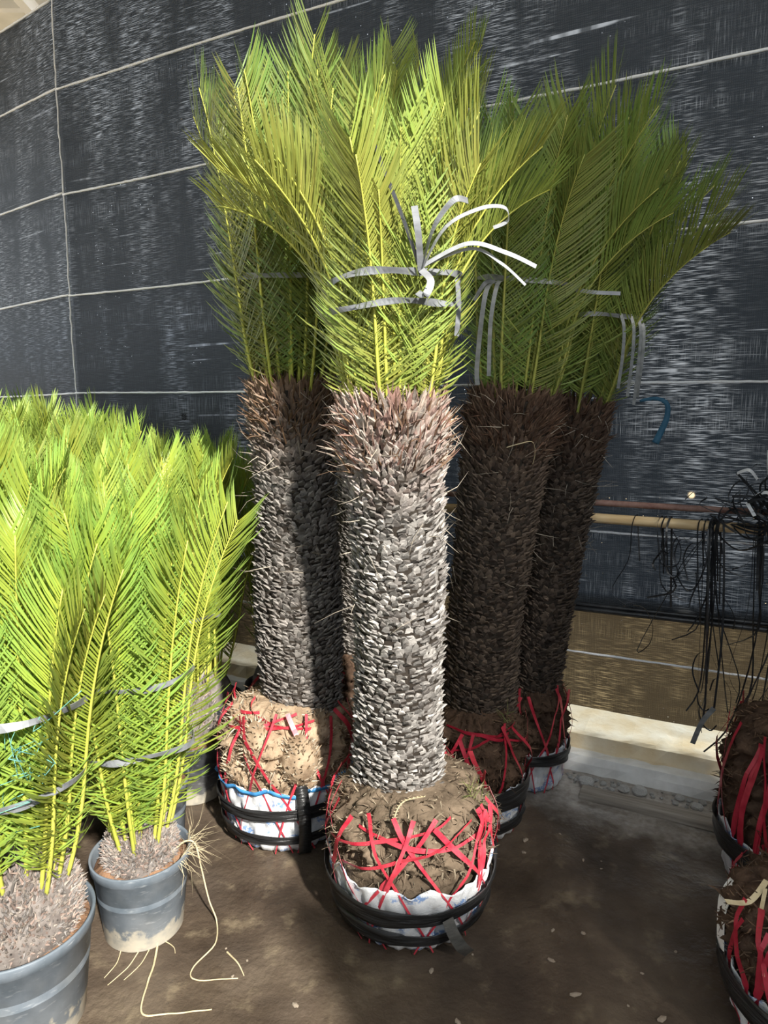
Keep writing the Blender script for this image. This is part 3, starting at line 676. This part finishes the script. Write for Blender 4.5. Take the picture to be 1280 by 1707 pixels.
# ---- 1. the sunlit cycad in front
p = plant_root('bagged_cycad', .085, 2.05, 'tall sunlit cycad with yellow-green crown and tied grey ribbon bow, foremost of the bagged group')
rf = lambda t: .160 - .022 * math.sin(PI * min(1, t * 1.05)) + .010 * (t > .78) * math.sin(PI * (t - .78) / .22)
view = nrm(np.array((.02, 1.0, -.12)))
tr, cen, fr = trunk(p, (-.03, .03, .33), (-.060, .05, 1.655), rf, 11, GREY, REDBR, 300, view=view)
r = np.random.default_rng(21); bristles(p, tr, cen, fr, rf, 620, r, REDBR + BROWN)
sp = specs_random(32, r, (.62, .78), 30)
sp += [(a_, u_, l_ * .90 if p_ > 42 else l_ * .86, p_ * 1.06, t_) for a_, u_, l_, p_, t_ in [(182, .95, .96, 70, 10), (192, .9, .96, 60, -12), (170, .8, .98, 56, 14), (205, .85, .88, 50, 20), (160, .6, .96, 40, -8), (186, .55, .98, 36, 5), (215, .8, .9, 44, 25),
       (2, .9, .92, 62, -12), (-14, .85, .96, 50, 12), (14, .75, .98, 44, -15), (-35, .7, .98, 36, 18), (262, .6, .95, 22, 35), (280, .75, .90, 16, -30), (250, .8, .88, 26, 15), (300, .6, .98, 26, 20)]]
crown(p, (-.060, .05, 1.655), (-.02, .02, 1), sp, 'leaf_front', 'rachis', 31, Lmax=.185, rb=.115)
st = strap_net(12, .465, r, .013, .95)
st += [(-2.5, .27, -.85, .43, .012), (-2.3, .40, -.70, .37, .012), (-2.75, .33, -1.1, .45, .010), (-.75, .2, -.62, .45, .016), (-.70, .18, -.50, .44, .016), (-.62, .2, -.72, .45, .016)]
root_ball(p, (0, 0), .262, .245, .47, 41, 'soilball', MIDF, st, 'red', tilt=.012, film_bands=[(.72, .058, .026, .30), (.36, .056, .016, .55)], r_bot=.195)
tape(p, [(.10, -.272, .165), (.115, -.285, .13), (.14, -.288, .09), (.165, -.27, .055)], .035, 'film_tail', (1, .3, 0), name='film_tail')
tie_ring(p, (-.058, .045), .195, 2.00, .020, 'grey_tape', 3, (.01, 0)); tie_ring(p, (-.058, .045), .192, 1.918, .018, 'grey_tape', 8, (.012, 0))
kx, ky, kz = .015, -.145, 2.00
tape(p, [(kx, ky, kz), (kx - .01, ky - .03, kz + .09), (kx - .02, ky - .02, kz + .16)], .018, 'grey_tape', (1, 0, .2))
tape(p, [(kx, ky, kz), (kx - .05, ky - .02, kz + .13), (kx - .10, ky - .02, kz + .25), (kx - .13, ky, kz + .33)], .010, 'black_strip', (1, 0, .3))
tape(p, [(kx, ky, kz), (kx + .03, ky - .04, kz + .10), (kx + .08, ky - .05, kz + .165), (kx + .12, ky - .03, kz + .17)], .017, 'grey_tape', (0, .3, 1))
tape(p, [(kx, ky, kz), (kx + .06, ky - .04, kz + .10), (kx + .15, ky - .05, kz + .145), (kx + .215, ky - .04, kz + .15), (kx + .225, ky - .03, kz + .12), (kx + .19, ky - .02, kz + .105)], .013, 'pale_strip', (0, .6, 1))
tape(p, [(kx, ky, kz + .01), (kx + .12, ky - .04, kz + .06), (kx + .22, ky - .05, kz + .035), (kx + .30, ky - .05, kz)], .014, 'pale_strip', (0, .5, 1))
tape(p, [(kx, ky, kz + .01), (kx + .13, ky - .03, kz + .05), (kx + .21, ky - .04, kz + .01), (kx + .275, ky - .04, kz - .045)], .011, 'pale_strip', (0, .6, 1))
tape(p, [(kx, ky - .01, kz), (kx + .025, ky - .02, kz - .03), (kx + .01, ky - .03, kz - .07), (kx - .01, ky - .02, kz - .06)], .02, 'grey_tape', (1, .2, .3))
tape(p, [(.125, .0, 2.03), (.128, -.03, 1.97), (.130, -.03, 1.91), (.125, -.035, 1.84)], .017, 'grey_tape', (1, .6, 0))
fern = MB(); P = bez([(-.04, -.20, .38), (-.055, -.215, .44), (-.03, -.22, .50), (.035, -.215, .515)], 20); fern.tube(P, np.linspace(.003, .0015, 20), 5)
for i in range(2, 19):
    for s_ in (-1, 1): fern.tube([P[i], P[i] + np.array((s_ * .008, -.004, .006))], [.0012, .0005], 3)
fern.build('dry_leaf_stalk', 'straw', p)

def weed(p, c, n, hgt, seed, name='weed'):
    r = np.random.default_rng(seed); O = [np.array(c) + .012 * r.standard_normal(3) for _ in range(n)]; D = [np.array((.6 * r.standard_normal(), .5 * r.standard_normal() - .3, .7)) for _ in range(n)]
    spikes(name, p, O, D, [hgt * (.5 + .7 * r.random()) for _ in range(n)], .0014, [(1, 1, 1)] * n, r, .5, mat='green_weed')
weed(p, (.19, -.09, .45), 18, .06, 1); weed(p, (.215, -.10, .40), 14, .05, 2)
# ---- 2. the tall cycad on its left
p = plant_root('bagged_cycad', -.385, 2.52, 'tall cycad in half shade with pale knobbly red-strapped root ball beside potted cycads')
rf2 = lambda t: .158 + .006 * math.sin(5 * t)
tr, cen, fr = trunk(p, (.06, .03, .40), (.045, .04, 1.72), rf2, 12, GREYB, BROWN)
r = np.random.default_rng(22); bristles(p, tr, cen, fr, rf2, 650, r, BROWN)
sp = specs_random(34, r, (.92, 1.08), 15, 20, .3) + [(182, .9, 1.04, 20, 10), (195, .8, 1.08, 16, -10), (172, .7, 1.1, 14, 15), (255, .7, 1.05, 16, -20), (290, .6, 1.15, 18, 20), (330, .8, 1.1, 34, 5), (5, .85, 1.1, 42, -10)]
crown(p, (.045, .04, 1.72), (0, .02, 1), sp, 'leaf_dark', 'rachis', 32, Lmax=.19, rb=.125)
st = strap_net(11, .545, r, .012, .85) + [(-2.9, .50, -.9, .50, .012), (-2.6, .55, -1.0, .48, .014), (-2.7, .47, -1.2, .53, .012), (-3.2, .5, -2.0, .53, .012), (-3.0, .25, -2.85, .5, .012), (-3.1, .25, -2.9, .5, .012)]
kn = [(-1.9, .42, .075, .17, .25), (-1.25, .37, .085, .19, .2), (-2.65, .45, .060, .14, .35), (-3.05, .36, .055, .13, .35), (-.7, .42, .06, .15, .2), (-2.35, .31, .06, .13, .2), (-1.55, .30, .05, .11, .15)]
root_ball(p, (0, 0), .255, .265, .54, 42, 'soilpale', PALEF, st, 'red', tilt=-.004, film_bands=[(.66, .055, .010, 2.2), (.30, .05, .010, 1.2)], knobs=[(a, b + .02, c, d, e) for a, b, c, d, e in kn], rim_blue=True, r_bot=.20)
m = MB(); P = bez([(.085, -.245, .30), (.10, -.268, .2), (.10, -.26, .1), (.095, -.235, .02)], 20); m.ribbon(P, np.tile((1., .3, 0), (20, 1)), .045, .003); m.build('film_tail', 'film', p)
tie_ring(p, (.045, .045), .20, 2.08, .018, 'grey_tape_dim', 5)
bd = obj('blue_bead', stone_mesh(.016, 3, 'blue_plastic', .9), p, (-.262, -.03, .24))

def away(sp):      # fronds on the side of the wall stay upright against it
    return [(a, u, l, p_ * (.4 if math.cos(math.radians(a - 64)) > .25 else 1), t) for a, u, l, p_, t in sp]
# ---- 3. the cycad on its right, in shade
p = plant_root('bagged_cycad', .385, 2.56, 'tall brown-trunked cycad in shade leaning outward, its dark crown tied with one grey ribbon')
rf3 = lambda t: .150 + .020 * max(0, t - .6) / .4
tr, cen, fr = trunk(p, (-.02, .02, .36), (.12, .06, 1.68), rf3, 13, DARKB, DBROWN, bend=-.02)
r = np.random.default_rng(23); bristles(p, tr, cen, fr, rf3, 900, r, DBROWN)
sp = specs_random(30, r, (.86, 1.04), 28, -50, .45) + [(-34, .95, .84, 62, 5), (-42, .9, .86, 56, -8), (-24, .85, .94, 48, 8), (-46, .8, 1.06, 44, 15), (-26, .6, 1.06, 36, -10), (-32, .9, .90, 50, 12), (-50, .6, 1.1, 24, 20), (-80, .7, 1.0, 12, -10), (200, .8, .95, 22, 10), (235, .7, 1.0, 18, -15), (180, .6, 1.02, 16, 5)]
sp = away(sp)
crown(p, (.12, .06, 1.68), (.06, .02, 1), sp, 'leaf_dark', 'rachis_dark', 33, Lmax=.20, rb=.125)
st = strap_net(9, .47, r, .011, .8) + [(-2.2, .47, -.7, .42, .012), (-2.0, .40, -.6, .46, .010), (-1.6, .45, -.3, .38, .010)]
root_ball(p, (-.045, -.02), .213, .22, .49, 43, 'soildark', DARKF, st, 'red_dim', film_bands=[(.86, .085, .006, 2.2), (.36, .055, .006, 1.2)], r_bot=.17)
tie_ring(p, (.135, .065), .205, 2.075, .018, 'grey_tape_dim', 6, (-.03, 0))
tape(p, [(.02, -.10, 2.08), (-.03, -.16, 2.05), (-.05, -.17, 1.95), (-.06, -.14, 1.78), (-.055, -.13, 1.72)], .016, 'grey_tape_dim', (1, 0, 0))
tape(p, [(.03, -.10, 2.08), (.0, -.16, 2.05), (-.02, -.17, 1.93), (-.018, -.14, 1.75)], .014, 'grey_tape_dim', (1, 0, 0))
tape(p, [(.30, -.06, 2.055), (.36, -.10, 2.04), (.44, -.11, 2.035)], .013, 'pale_strip', (0, 0, 1))
tape(p, [(.0, -.13, 2.07), (-.04, -.17, 2.06), (-.08, -.18, 2.0)], .014, 'grey_tape', (0, .3, 1))

weed(p, (.07, -.14, .48), 14, .045, 4)
tape(p, [(.055, -.12, 1.50), (.10, -.14, 1.515), (.145, -.13, 1.52), (.155, -.13, 1.48), (.15, -.12, 1.44)], .005, 'straw', (0, 1, .5), 20, 'dry_leaf')
# ---- 4. the dark cycad between it and the net
p = plant_root('bagged_cycad', .59, 2.838, 'darkest tall cycad squeezed between the leaning cycad and the net wall')
rf4 = lambda t: .135
rf4b = lambda t: .122
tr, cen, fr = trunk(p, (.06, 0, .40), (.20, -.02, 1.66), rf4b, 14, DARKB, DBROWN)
r = np.random.default_rng(24); bristles(p, tr, cen, fr, rf4b, 400, r, DBROWN)
sp = specs_random(18, r, (.9, 1.05), 20, -60, .6) + [(-36, .9, .84, 56, 5), (-42, .9, .90, 46, -5), (-34, .8, .95, 38, 5), (-46, .95, .76, 52, 0)]
sp = away(sp)
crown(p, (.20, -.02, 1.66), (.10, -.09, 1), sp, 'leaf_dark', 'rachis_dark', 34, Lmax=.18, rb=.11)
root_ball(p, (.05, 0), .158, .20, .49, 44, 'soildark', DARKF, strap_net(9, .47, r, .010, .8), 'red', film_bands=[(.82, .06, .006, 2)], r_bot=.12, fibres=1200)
tie_ring(p, (.235, -.05), .185, 1.98, .016, 'grey_tape_dim', 9, wob=.004)
for i in range(5):
    a = math.radians(-72 + 15 * i); hx, hy = .235 + .188 * math.cos(a), -.05 + .188 * math.sin(a)
    tape(p, [(hx, hy, 1.985), (hx + .01, hy - .015, 1.93), (hx + .008, hy - .02, 1.83), (hx, hy - .01, 1.71 - .03 * (i % 3))], .012, 'grey_tape_dim', (1, 0, 0), name='hanging_strap')

# ---- 5. the cycad hidden behind the front one
p = plant_root('bagged_cycad', -.12, 3.005, 'tall cycad standing behind the foremost one, only a strip of its trunk and crown showing')
tr, cen, fr = trunk(p, (0, 0, .45), (.08, 0, 1.95), rf4, 15, GREYB, BROWN)
r = np.random.default_rng(25); bristles(p, tr, cen, fr, rf4, 300, r, BROWN)
sp = specs_random(20, r, (1.0, 1.12), 22, -10, .3) + [(-30, .8, 1.2, 26, 0), (-15, .7, 1.22, 30, 10), (0, .8, 1.15, 34, -10)]
crown(p, (.08, 0, 1.95), (.05, -.03, 1), sp, 'leaf_front', 'rachis', 35, Lmax=.18, rb=.11)
root_ball(p, (0, 0), .24, .22, .56, 45, 'soildark', DARKF, strap_net(12, .55, r, .012, .7), 'red', r_bot=.18, fibres=300)

# ------------------------------------------------------------------ shared fronds for the smaller plants
SHARED = {}
def shared(kind, i):
    key = (kind, i % 14)
    if key not in SHARED:
        r = np.random.default_rng(500 + i % 14); u = ((i % 14) + .5) / 14
        P = frond_curve(1.0, .40, 3 + 10 * u, 2 + 2 * u, 8 + 30 * u * (.6 + .8 * r.random()), 0, r, sway=.12)
        hint = np.array((-.75, 0, .66))
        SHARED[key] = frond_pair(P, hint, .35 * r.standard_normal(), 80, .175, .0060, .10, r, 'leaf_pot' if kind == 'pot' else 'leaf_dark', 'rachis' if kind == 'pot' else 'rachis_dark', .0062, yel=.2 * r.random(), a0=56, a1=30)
    return SHARED[key]

# ---- right edge: two bagged cycads mostly outside the frame
for (x, y, zt, zr, tx, lab, sd_) in ((1.42, 2.10, .64, .24, .22, 'cycad with tall dark root ball bound in red straps below the hanging black straps', 51), (1.17, 1.55, .42, .20, .20, 'cycad with low dark root ball in torn white bag and dry leaf', 52)):
    p = plant_root('bagged_cycad', x, y, lab)
    r = np.random.default_rng(sd_)
    tr, cen, fr = trunk(p, (.06, 0, zt - .12), (.06 + tx, -.02, 1.7), lambda t: .14, sd_, DARKB, DBROWN)
    bristles(p, tr, cen, fr, lambda t: .14, 250, r, DBROWN)
    for i in range(26):
        a = i * 2.4; u = (i % 14 + .5) / 14
        add_frond(p, shared('dark', i), (.06 + tx + .1 * u * math.cos(a), -.02 + .1 * u * math.sin(a), 1.66), (0, 0, a), .95 + .1 * r.random())
    st = strap_net(12, zt * .96, r, .013, .55) + [(3.3 + .10 * i, .02, 3.45 + .12 * i + .1 * (-1) ** i, zt * .9, .014) for i in range(7)]
    root_ball(p, (0, 0), .262, zr, zt, sd_ + 5, 'soildark', DARKF, st, 'red_dim', film_bands=[(.86, .07, .01, 2)], r_bot=.20, fibres=2400)
    if sd_ == 52:
        tape(p, [(-.20, .14, .36), (-.25, .12, .30), (-.27, .08, .20)], .06, 'ledge', (.2, 1, 0), name='torn_bag')
        tape(p, [(-.18, .05, .42), (-.25, .0, .40), (-.32, -.02, .415)], .014, 'straw', (0, 1, .2), name='dry_leaf')
        tape(p, [(-.20, .02, .42), (-.25, -.05, .36), (-.26, -.10, .28)], .010, 'straw', (0, 1, .2), name='dry_leaf')

# ------------------------------------------------------------------ potted cycads on the left
def make_pot(plant, R, H, mat, taper=.80):
    m = MB(); prof = [(R * taper * .97, .0), (R * taper, .006), (R * .955, H - .035), (R * .965, H - .034), (R * 1.0, H - .030), (R * 1.015, H - .004), (R * 1.01, H), (R * .985, H + .001), (R * .955, H - .006), (R * .93, H - .06), (R * .90, H * .55)]
    m.lathe(prof, 72, closed_bottom=True); return m.build('pot', mat, plant)
def pot_plant(x, y, R, H, zm, rm, top, label, group, seed, kind='detail', potmat='pot', n=24, ties=(), soil='pot_soil', lean=(0, 0), bulge=.15):
    r = np.random.default_rng(seed); p = plant_root('potted_cycad', x, y, label, 'potted cycad', group, foot=R * .8)
    make_pot(p, R, H, potmat)
    w1 = Wob(.006, (2, 3, 5, 9), 30, seed); zs = H - .035
    m = MB(); m.lathe([(R * .93, zs - .03), (R * .93, zs), (R * .7, zs + .012), (R * .45, zs + .02), (R * .1, zs + .02)], 48, lambda th, i, a, z: (a, z + (w1(th * 1.0, a * 9) if i > 0 else 0)), closed_top=True); m.build('soil', soil, p)
    # stem: a scaly mound
    m = MB(); hh = zm - zs; pr = [(rm * math.sin(PI * (.30 + .62 * t)) ** .6, zs - .02 + (hh + .02) * t) for t in np.linspace(0, 1, 12)]
    m.lathe(pr, 30, lambda th, i, a, z: (max(.01, a + w1(th, z)), z), closed_top=True); stem = m.build('stem', 'stem_core', p)
    if kind != 'far':
        O = []; D = []; L = []; C = []
        for i in range(3800 if kind == 'detail' else 700):
            t = r.random(); a = 2 * PI * r.random(); o2 = np.array((math.cos(a), math.sin(a), 0)); rad = rm * math.sin(PI * (.30 + .62 * t)) ** .6
            O.append(o2 * rad * .97 + np.array((0, 0, zs + hh * t))); D.append(o2 * .75 + np.array((0, 0, .4 + 1.2 * t)) + .35 * r.standard_normal(3)); L.append(.012 + .014 * r.random() + .03 * (t > .85) * r.random()); C.append(np.array(((.36, .33, .31), (.28, .25, .23), (.42, .36, .31), (.44, .33, .28))[int(r.integers(4))]) * (.6 + .6 * r.random()))
        spikes('stem_scales', stem, O, D, L, .0040, C, r, .2, mat='fibre', k=4)
    Lf = top - zm + .05
    if kind == 'detail':
        sp = specs_random(n, r, (Lf * .80, Lf * 1.0), 24)
        crown(p, (lean[0] * .2, lean[1] * .2, zm), (lean[0], lean[1], 1), sp, 'leaf_pot', 'rachis', seed + 7, Lmax=.175, wid=.0052, pairs=90, rb=rm * .8, rr=.0066)
    else:
        for i in range(n):
            a = i * 2.39996 + r.random() * .4; u = ((i % 14) + .5) / 14; k = i % 14
            add_frond(p, shared('pot', k), (rm * .75 * u * math.cos(a), rm * .75 * u * math.sin(a), zm - .03), (.05 * r.standard_normal(), .05 * r.standard_normal(), a), Lf * (.86 + .2 * r.random()))
    for (z, rad, tl, wd) in ties: tie_ring(p, (lean[0] * .5, lean[1] * .5), rad, z, wd, 'grey_tape', int(z * 100), tl, .008)
    return p

PA = pot_plant(-.965, 1.62, .185, .30, .47, .155, 1.43, 'potted cycad in wide grey pot with broad scaly grey stem, foremost in its corner', None, 71, n=30, ties=((.91, .20, (-.005, -.01), .018), (.71, .185, (-.005, -.005), .018)))
PB = pot_plant(-.765, 1.96, .150, .265, .36, .105, 1.46, 'potted cycad in mud-stained grey pot with two grey ties, beside the bagged root balls', None, 72, n=32, ties=((.845, .19, (.0, -.02), .017), (.625, .175, (.01, -.02), .017)))
pot_plant(-.82, 2.74, .155, .26, .50, .10, 1.40, 'potted cycad in black pot with bare dark stem, next to the pale knobbly root ball', None, 73, kind='mid', potmat='pot_black', n=26, ties=((.80, .14, (0, 0), .016),))
pot_plant(-.875, 2.35, .145, .28, .42, .10, 1.40, 'potted cycad in grey pot close behind the mud-stained pot', None, 74, kind='mid', n=26, ties=((.82, .15, (0, 0), .016),))
rows = [(-1.24, 2.02, 1.45), (-1.27, 2.40, 1.45), (-1.62, 2.42, 1.44), (-1.22, 2.80, 1.46), (-1.60, 2.82, 1.46), (-.84, 3.13, 1.40), (-1.20, 3.18, 1.47), (-1.58, 3.2, 1.52), (-1.95, 3.22, 1.55), (-1.16, 3.54, 1.47), (-1.55, 3.53, 1.58), (-1.93, 3.55, 1.62), (-2.3, 3.57, 1.64), (-.575, 3.285, 1.36), (-1.74, 3.85, 1.60), (-2.12, 3.89, 1.66), (-2.50, 4.04, 1.66)]
for i, (x, y, t) in enumerate(rows):
    t -= .06 if y > 3.4 else 0
    pot_plant(x + .008 * rng.standard_normal(), y + .008 * rng.standard_normal(), .145, .27, .40, .10, t, 'leafy potted cycad in the last rows standing close to the black net' if y > 3.4 else 'leafy potted cycad packed in the middle rows behind the front pots', 'potted cycads close to the net' if y > 3.4 else 'potted cycads in the middle rows', 100 + i, kind='mid' if i < 3 else 'far', potmat='pot_black', n=17)
# teal thread caught on the front potted plant
m = MB()
for i in range(26):
    q = np.array((.10 + .05 * rng.standard_normal(), -.14 + .02 * rng.standard_normal(), .83 + .07 * rng.standard_normal()))
    m.tube(bez([q, q + .03 * rng.standard_normal(3), q + .04 * rng.standard_normal(3)], 8), .0012, 3)
tag(m.build('teal_threads', 'teal_lichen', PA), kind='stuff')

# ------------------------------------------------------------------ poles and straps on the wall
def wall_pole(name, s0, s1, off, z, r, mat, label, cat, nodes=()):
    root = obj(name, None, None, tuple(wp(s0, off, z)), (0, 0, WANG)); tag(root, label, cat)
    m = MB(); L = s1 - s0; us = np.linspace(0, L, 60); m.tube(np.stack([us, .003 * np.sin(us * 3), -.004 * us], 1), r * (1 + .03 * np.sin(us * 2.0)), 14); m.build('shaft', mat, root)
    for u in nodes:
        q = MB(); q.tube([(u - .007, .003 * math.sin(u * 3), -.004 * u), (u, .003 * math.sin(u * 3), -.004 * u), (u + .007, .003 * math.sin(u * 3), -.004 * u)], [r * 1.02, r * 1.13, r * 1.02], 14); q.build('node', mat, root)
    for u in (.12, 1.5, L - .15):
        a = np.linspace(0, 2 * PI, 17); q = MB(); q.tube(np.stack([u + 0 * a, (off - r - .002) / 2 - (off + r + .002) / 2 * np.cos(a), -.004 * u + (r + .003) * np.sin(a)], 1), .0014, 4, cap=False); q.build('wire_loop', 'black_strip', root)
    return root
wall_pole('bamboo_pole', 2.3, 4.9, .062, 1.155, .021, 'bamboo', 'pale bamboo pole fixed level along the black net', 'pole', (.15, .52, .92, 1.36, 1.80, 2.2))
wall_pole('steel_pipe', 2.25, 4.9, .05, 1.222, .013, 'rust', 'thin rusty pipe just above the bamboo pole', 'pipe')
sb = obj('strap_bundle', None, None, tuple(wp(3.72, .052, 1.155)), (0, 0, WANG)); tag(sb, 'tangled bundle of black plastic straps hung over the bamboo pole', 'straps')
r = np.random.default_rng(77)
for i in range(44):
    u = float(r.choice([-.02, .0, .16, .24, .30, .36])) + .022 * r.standard_normal(); l1 = .15 + .80 * r.random() ** 1.3; l2 = .1 + .3 * r.random(); oy = .015 * r.standard_normal()
    if i % 9 == 0: u = -.20 + .05 * r.standard_normal(); l1 = .12 + .25 * r.random()
    dx = .07 * r.standard_normal()
    pts = [(u + .02, .026, -l2), (u + .01, .022, -l2 * .4), (u + .003, .018, .0), (u, -.010, .022), (u - .01, -.06, -.02), (u + dx * .2, -.075 + oy, -l1 * .45), (u + dx, -.06 + oy, -l1 * .85), (u + dx + .06 * r.standard_normal(), -.07 + oy, -l1)]
    tape(sb, pts, .005 + .005 * r.random(), 'black_strip', (1, .4 * r.standard_normal(), 0), 26, 'strap', r.normal() * 1.5)
for i, (cx_, cz_, q) in enumerate(((-.12, -.12, .07), (-.10, -.14, .09), (-.15, -.16, .06), (-.06, -.17, .10), (-.16, -.1, .08), (-.09, -.2, .07), (-.26, -.45, .10), (.0, -.72, .05), (.02, -.78, .07), (.0, -.62, .10), (.06, -.7, .08))):
    a = r.random() * 6.3; pts = [np.array((cx_ + .5 * q * math.cos(a + t), -.055 - .006 * t, cz_ + q * math.sin(a + t * .9))) for t in range(5)]
    tape(sb, [np.array((.0, -.012, .024)), np.array((-.01, -.045, 0.0))] + ([] if i < 6 else [np.array((cx_ * .5, -.055, cz_ * .5))]) + pts, .006, 'black_strip', (.3, 1, .2), 26, 'strap', 1.0)
for i in range(48):
    u = .22 + .10 * r.standard_normal(); v = .08 * r.random(); a = r.random() * 6.3; q = .04 + .06 * r.random()
    c = np.array((u, -.06, .10 + .07 * r.standard_normal() * .8)); pts = [c + np.array((math.cos(a + t * 1.3) * q, -.02 * t, math.sin(a + t * 1.3) * q * .9)) for t in range(4)]
    tape(sb, [np.array((.16 + .12 * r.random(), -.03, .0))] + pts, .010, 'black_strip', (0, 1, .3), 24, 'strap', r.normal())
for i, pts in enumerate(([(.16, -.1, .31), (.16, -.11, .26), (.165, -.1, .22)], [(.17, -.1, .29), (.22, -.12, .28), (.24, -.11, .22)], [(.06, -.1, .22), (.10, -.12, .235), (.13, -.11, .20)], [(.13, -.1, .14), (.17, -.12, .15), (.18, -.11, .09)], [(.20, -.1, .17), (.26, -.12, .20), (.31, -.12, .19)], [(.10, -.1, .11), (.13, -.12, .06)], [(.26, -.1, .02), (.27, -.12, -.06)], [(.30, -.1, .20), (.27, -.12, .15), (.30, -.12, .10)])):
    tape(sb, pts, .013, 'glint', (.2, .5, 1), 14, 'pale_strap_or_glint')  # short white pieces paint the glints on the black curls
    q0 = np.array(pts[0]); tape(sb, [np.array((.17 + .02 * i, -.012, .024)), np.array((.17 + .02 * i, -.05, .01)) * .5 + q0 * .5 + np.array((.02, 0, 0)), q0], .010, 'black_strip', (.2, .5, 1), 16, 'strap')
tape(sb, [(.02, -.012, .024), (.03, -.05, -.02), (.05, -.07, -.40), (.04, -.1, -.74)], .008, 'black_strip', (1, .2, 0), 20, 'strap')
tape(sb, [(.04, -.1, -.74), (.0, -.12, -.80), (-.03, -.12, -.90)], .02, 'grey_tape_dim', (1, .2, 0), 16, 'pale_strap_or_glint')
# curved blue mark laid on the net
m = MB(); P = bez([(3.40, -.034, 1.655), (3.46, -.034, 1.665), (3.505, -.034, 1.645), (3.51, -.034, 1.59), (3.49, -.034, 1.53), (3.47, -.034, 1.48)], 30); m.ribbon(P, np.gradient(P, axis=0)[:, [2, 1, 0]] * np.array((-1, 1, 1)), np.linspace(.012, .032, 30) * np.linspace(1, .9, 30), .001)
q = m.build('net_mark', 'blue_mark', wb); q['label'] = 'curved blue mark'

# ------------------------------------------------------------------ litter on the floor
def strand(name, pts, rad, label, cat='root strand', grp=None, mat='straw'):
    m = MB(); P = bez(pts, 48); P[:, 2] = [fh + (rad * .7 if z < .012 else max(z, rad)) for z, fh in zip(P[:, 2], (floor_h(a, b) for a, b in P[:, :2]))]; m.tube(P, np.linspace(rad, rad * .5, 48), 5); return tag(m.build(name, mat), label, cat, grp)
strand('dry_root', [(-.655, 1.965, .262), (-.625, 1.967, .284), (-.596, 1.968, .274), (-.580, 1.97, .19), (-.560, 1.97, .08), (-.535, 1.96, .01), (-.52, 1.87, .004), (-.56, 1.79, .004), (-.555, 1.745, .004), (-.50, 1.735, .004), (-.42, 1.74, .004)], .0035, 'long pale dry root trailing from the mud-stained pot across the floor')
strand('dry_root', [(-.475, 1.84, .004), (-.43, 1.79, .004), (-.405, 1.75, .004)], .003, 'short straight pale dry root beside the trailing one')
strand('dry_root', [(-.694, 1.866, .012), (-.680, 1.79, .004), (-.675, 1.72, .004), (-.655, 1.625, .004), (-.57, 1.625, .004), (-.47, 1.638, .004)], .004, 'bent pale dry root forming an angle on the floor by the front pots')
for i, (x, y, dx, dy) in enumerate(((-.745, 1.845, -.045, -.12), (-.715, 1.852, -.035, -.11), (-.675, 1.885, .045, -.05), (-.80, 1.85, -.01, -.10))):
    strand('fine_root', [(x, y, .01), (x + dx * .5 + .01, y + dy * .5, .003), (x + dx, y + dy, .003)], .002, 'thin rootlet creeping from under the mud-stained pot', 'root strand', 'rootlets under the pot')
DM = [stone_mesh(1, 40 + i * 2.3, 'debris', .45, 1) for i in range(4)]
for i in range(46):
    x, y = -.55 + 1.5 * r.random(), 1.35 + 1.1 * r.random()
    if math.hypot(x - .085, y - 2.05) < .27 or math.hypot(x + .385, y - 2.52) < .27 or math.hypot(x - 1.17, y - 1.55) < .3 or math.hypot(x - .385, y - 2.62) < .27: continue
    s_ = .004 + .006 * r.random() ** 2; o = obj('soil_crumb', DM[i % 4], None, (x, y, floor_h(x, y) + s_ * .25), (0, 0, 6 * r.random())); o.scale = (s_ * (1 + 1.5 * r.random()), s_, s_)
    tag(o, 'small crumb of dry soil or bark lying on the earth floor', 'crumb', 'crumbs scattered on the floor')
# fine hanging roots at the rim of the mud-stained pot
O = []; D = []; L = []; C = []
for i in range(60):
    a = -.5 + 1.1 * r.random(); O.append((.145 * math.cos(a), .145 * math.sin(a), .262)); D.append((math.cos(a) * .8, math.sin(a) * .5, r.normal() * .8)); L.append(.04 + .07 * r.random()); C.append(np.array((.55, .46, .30)) * (.6 + .6 * r.random()))
spikes('rim_roots', PB, O, D, L, .0011, C, r, .8, mat='fibre')
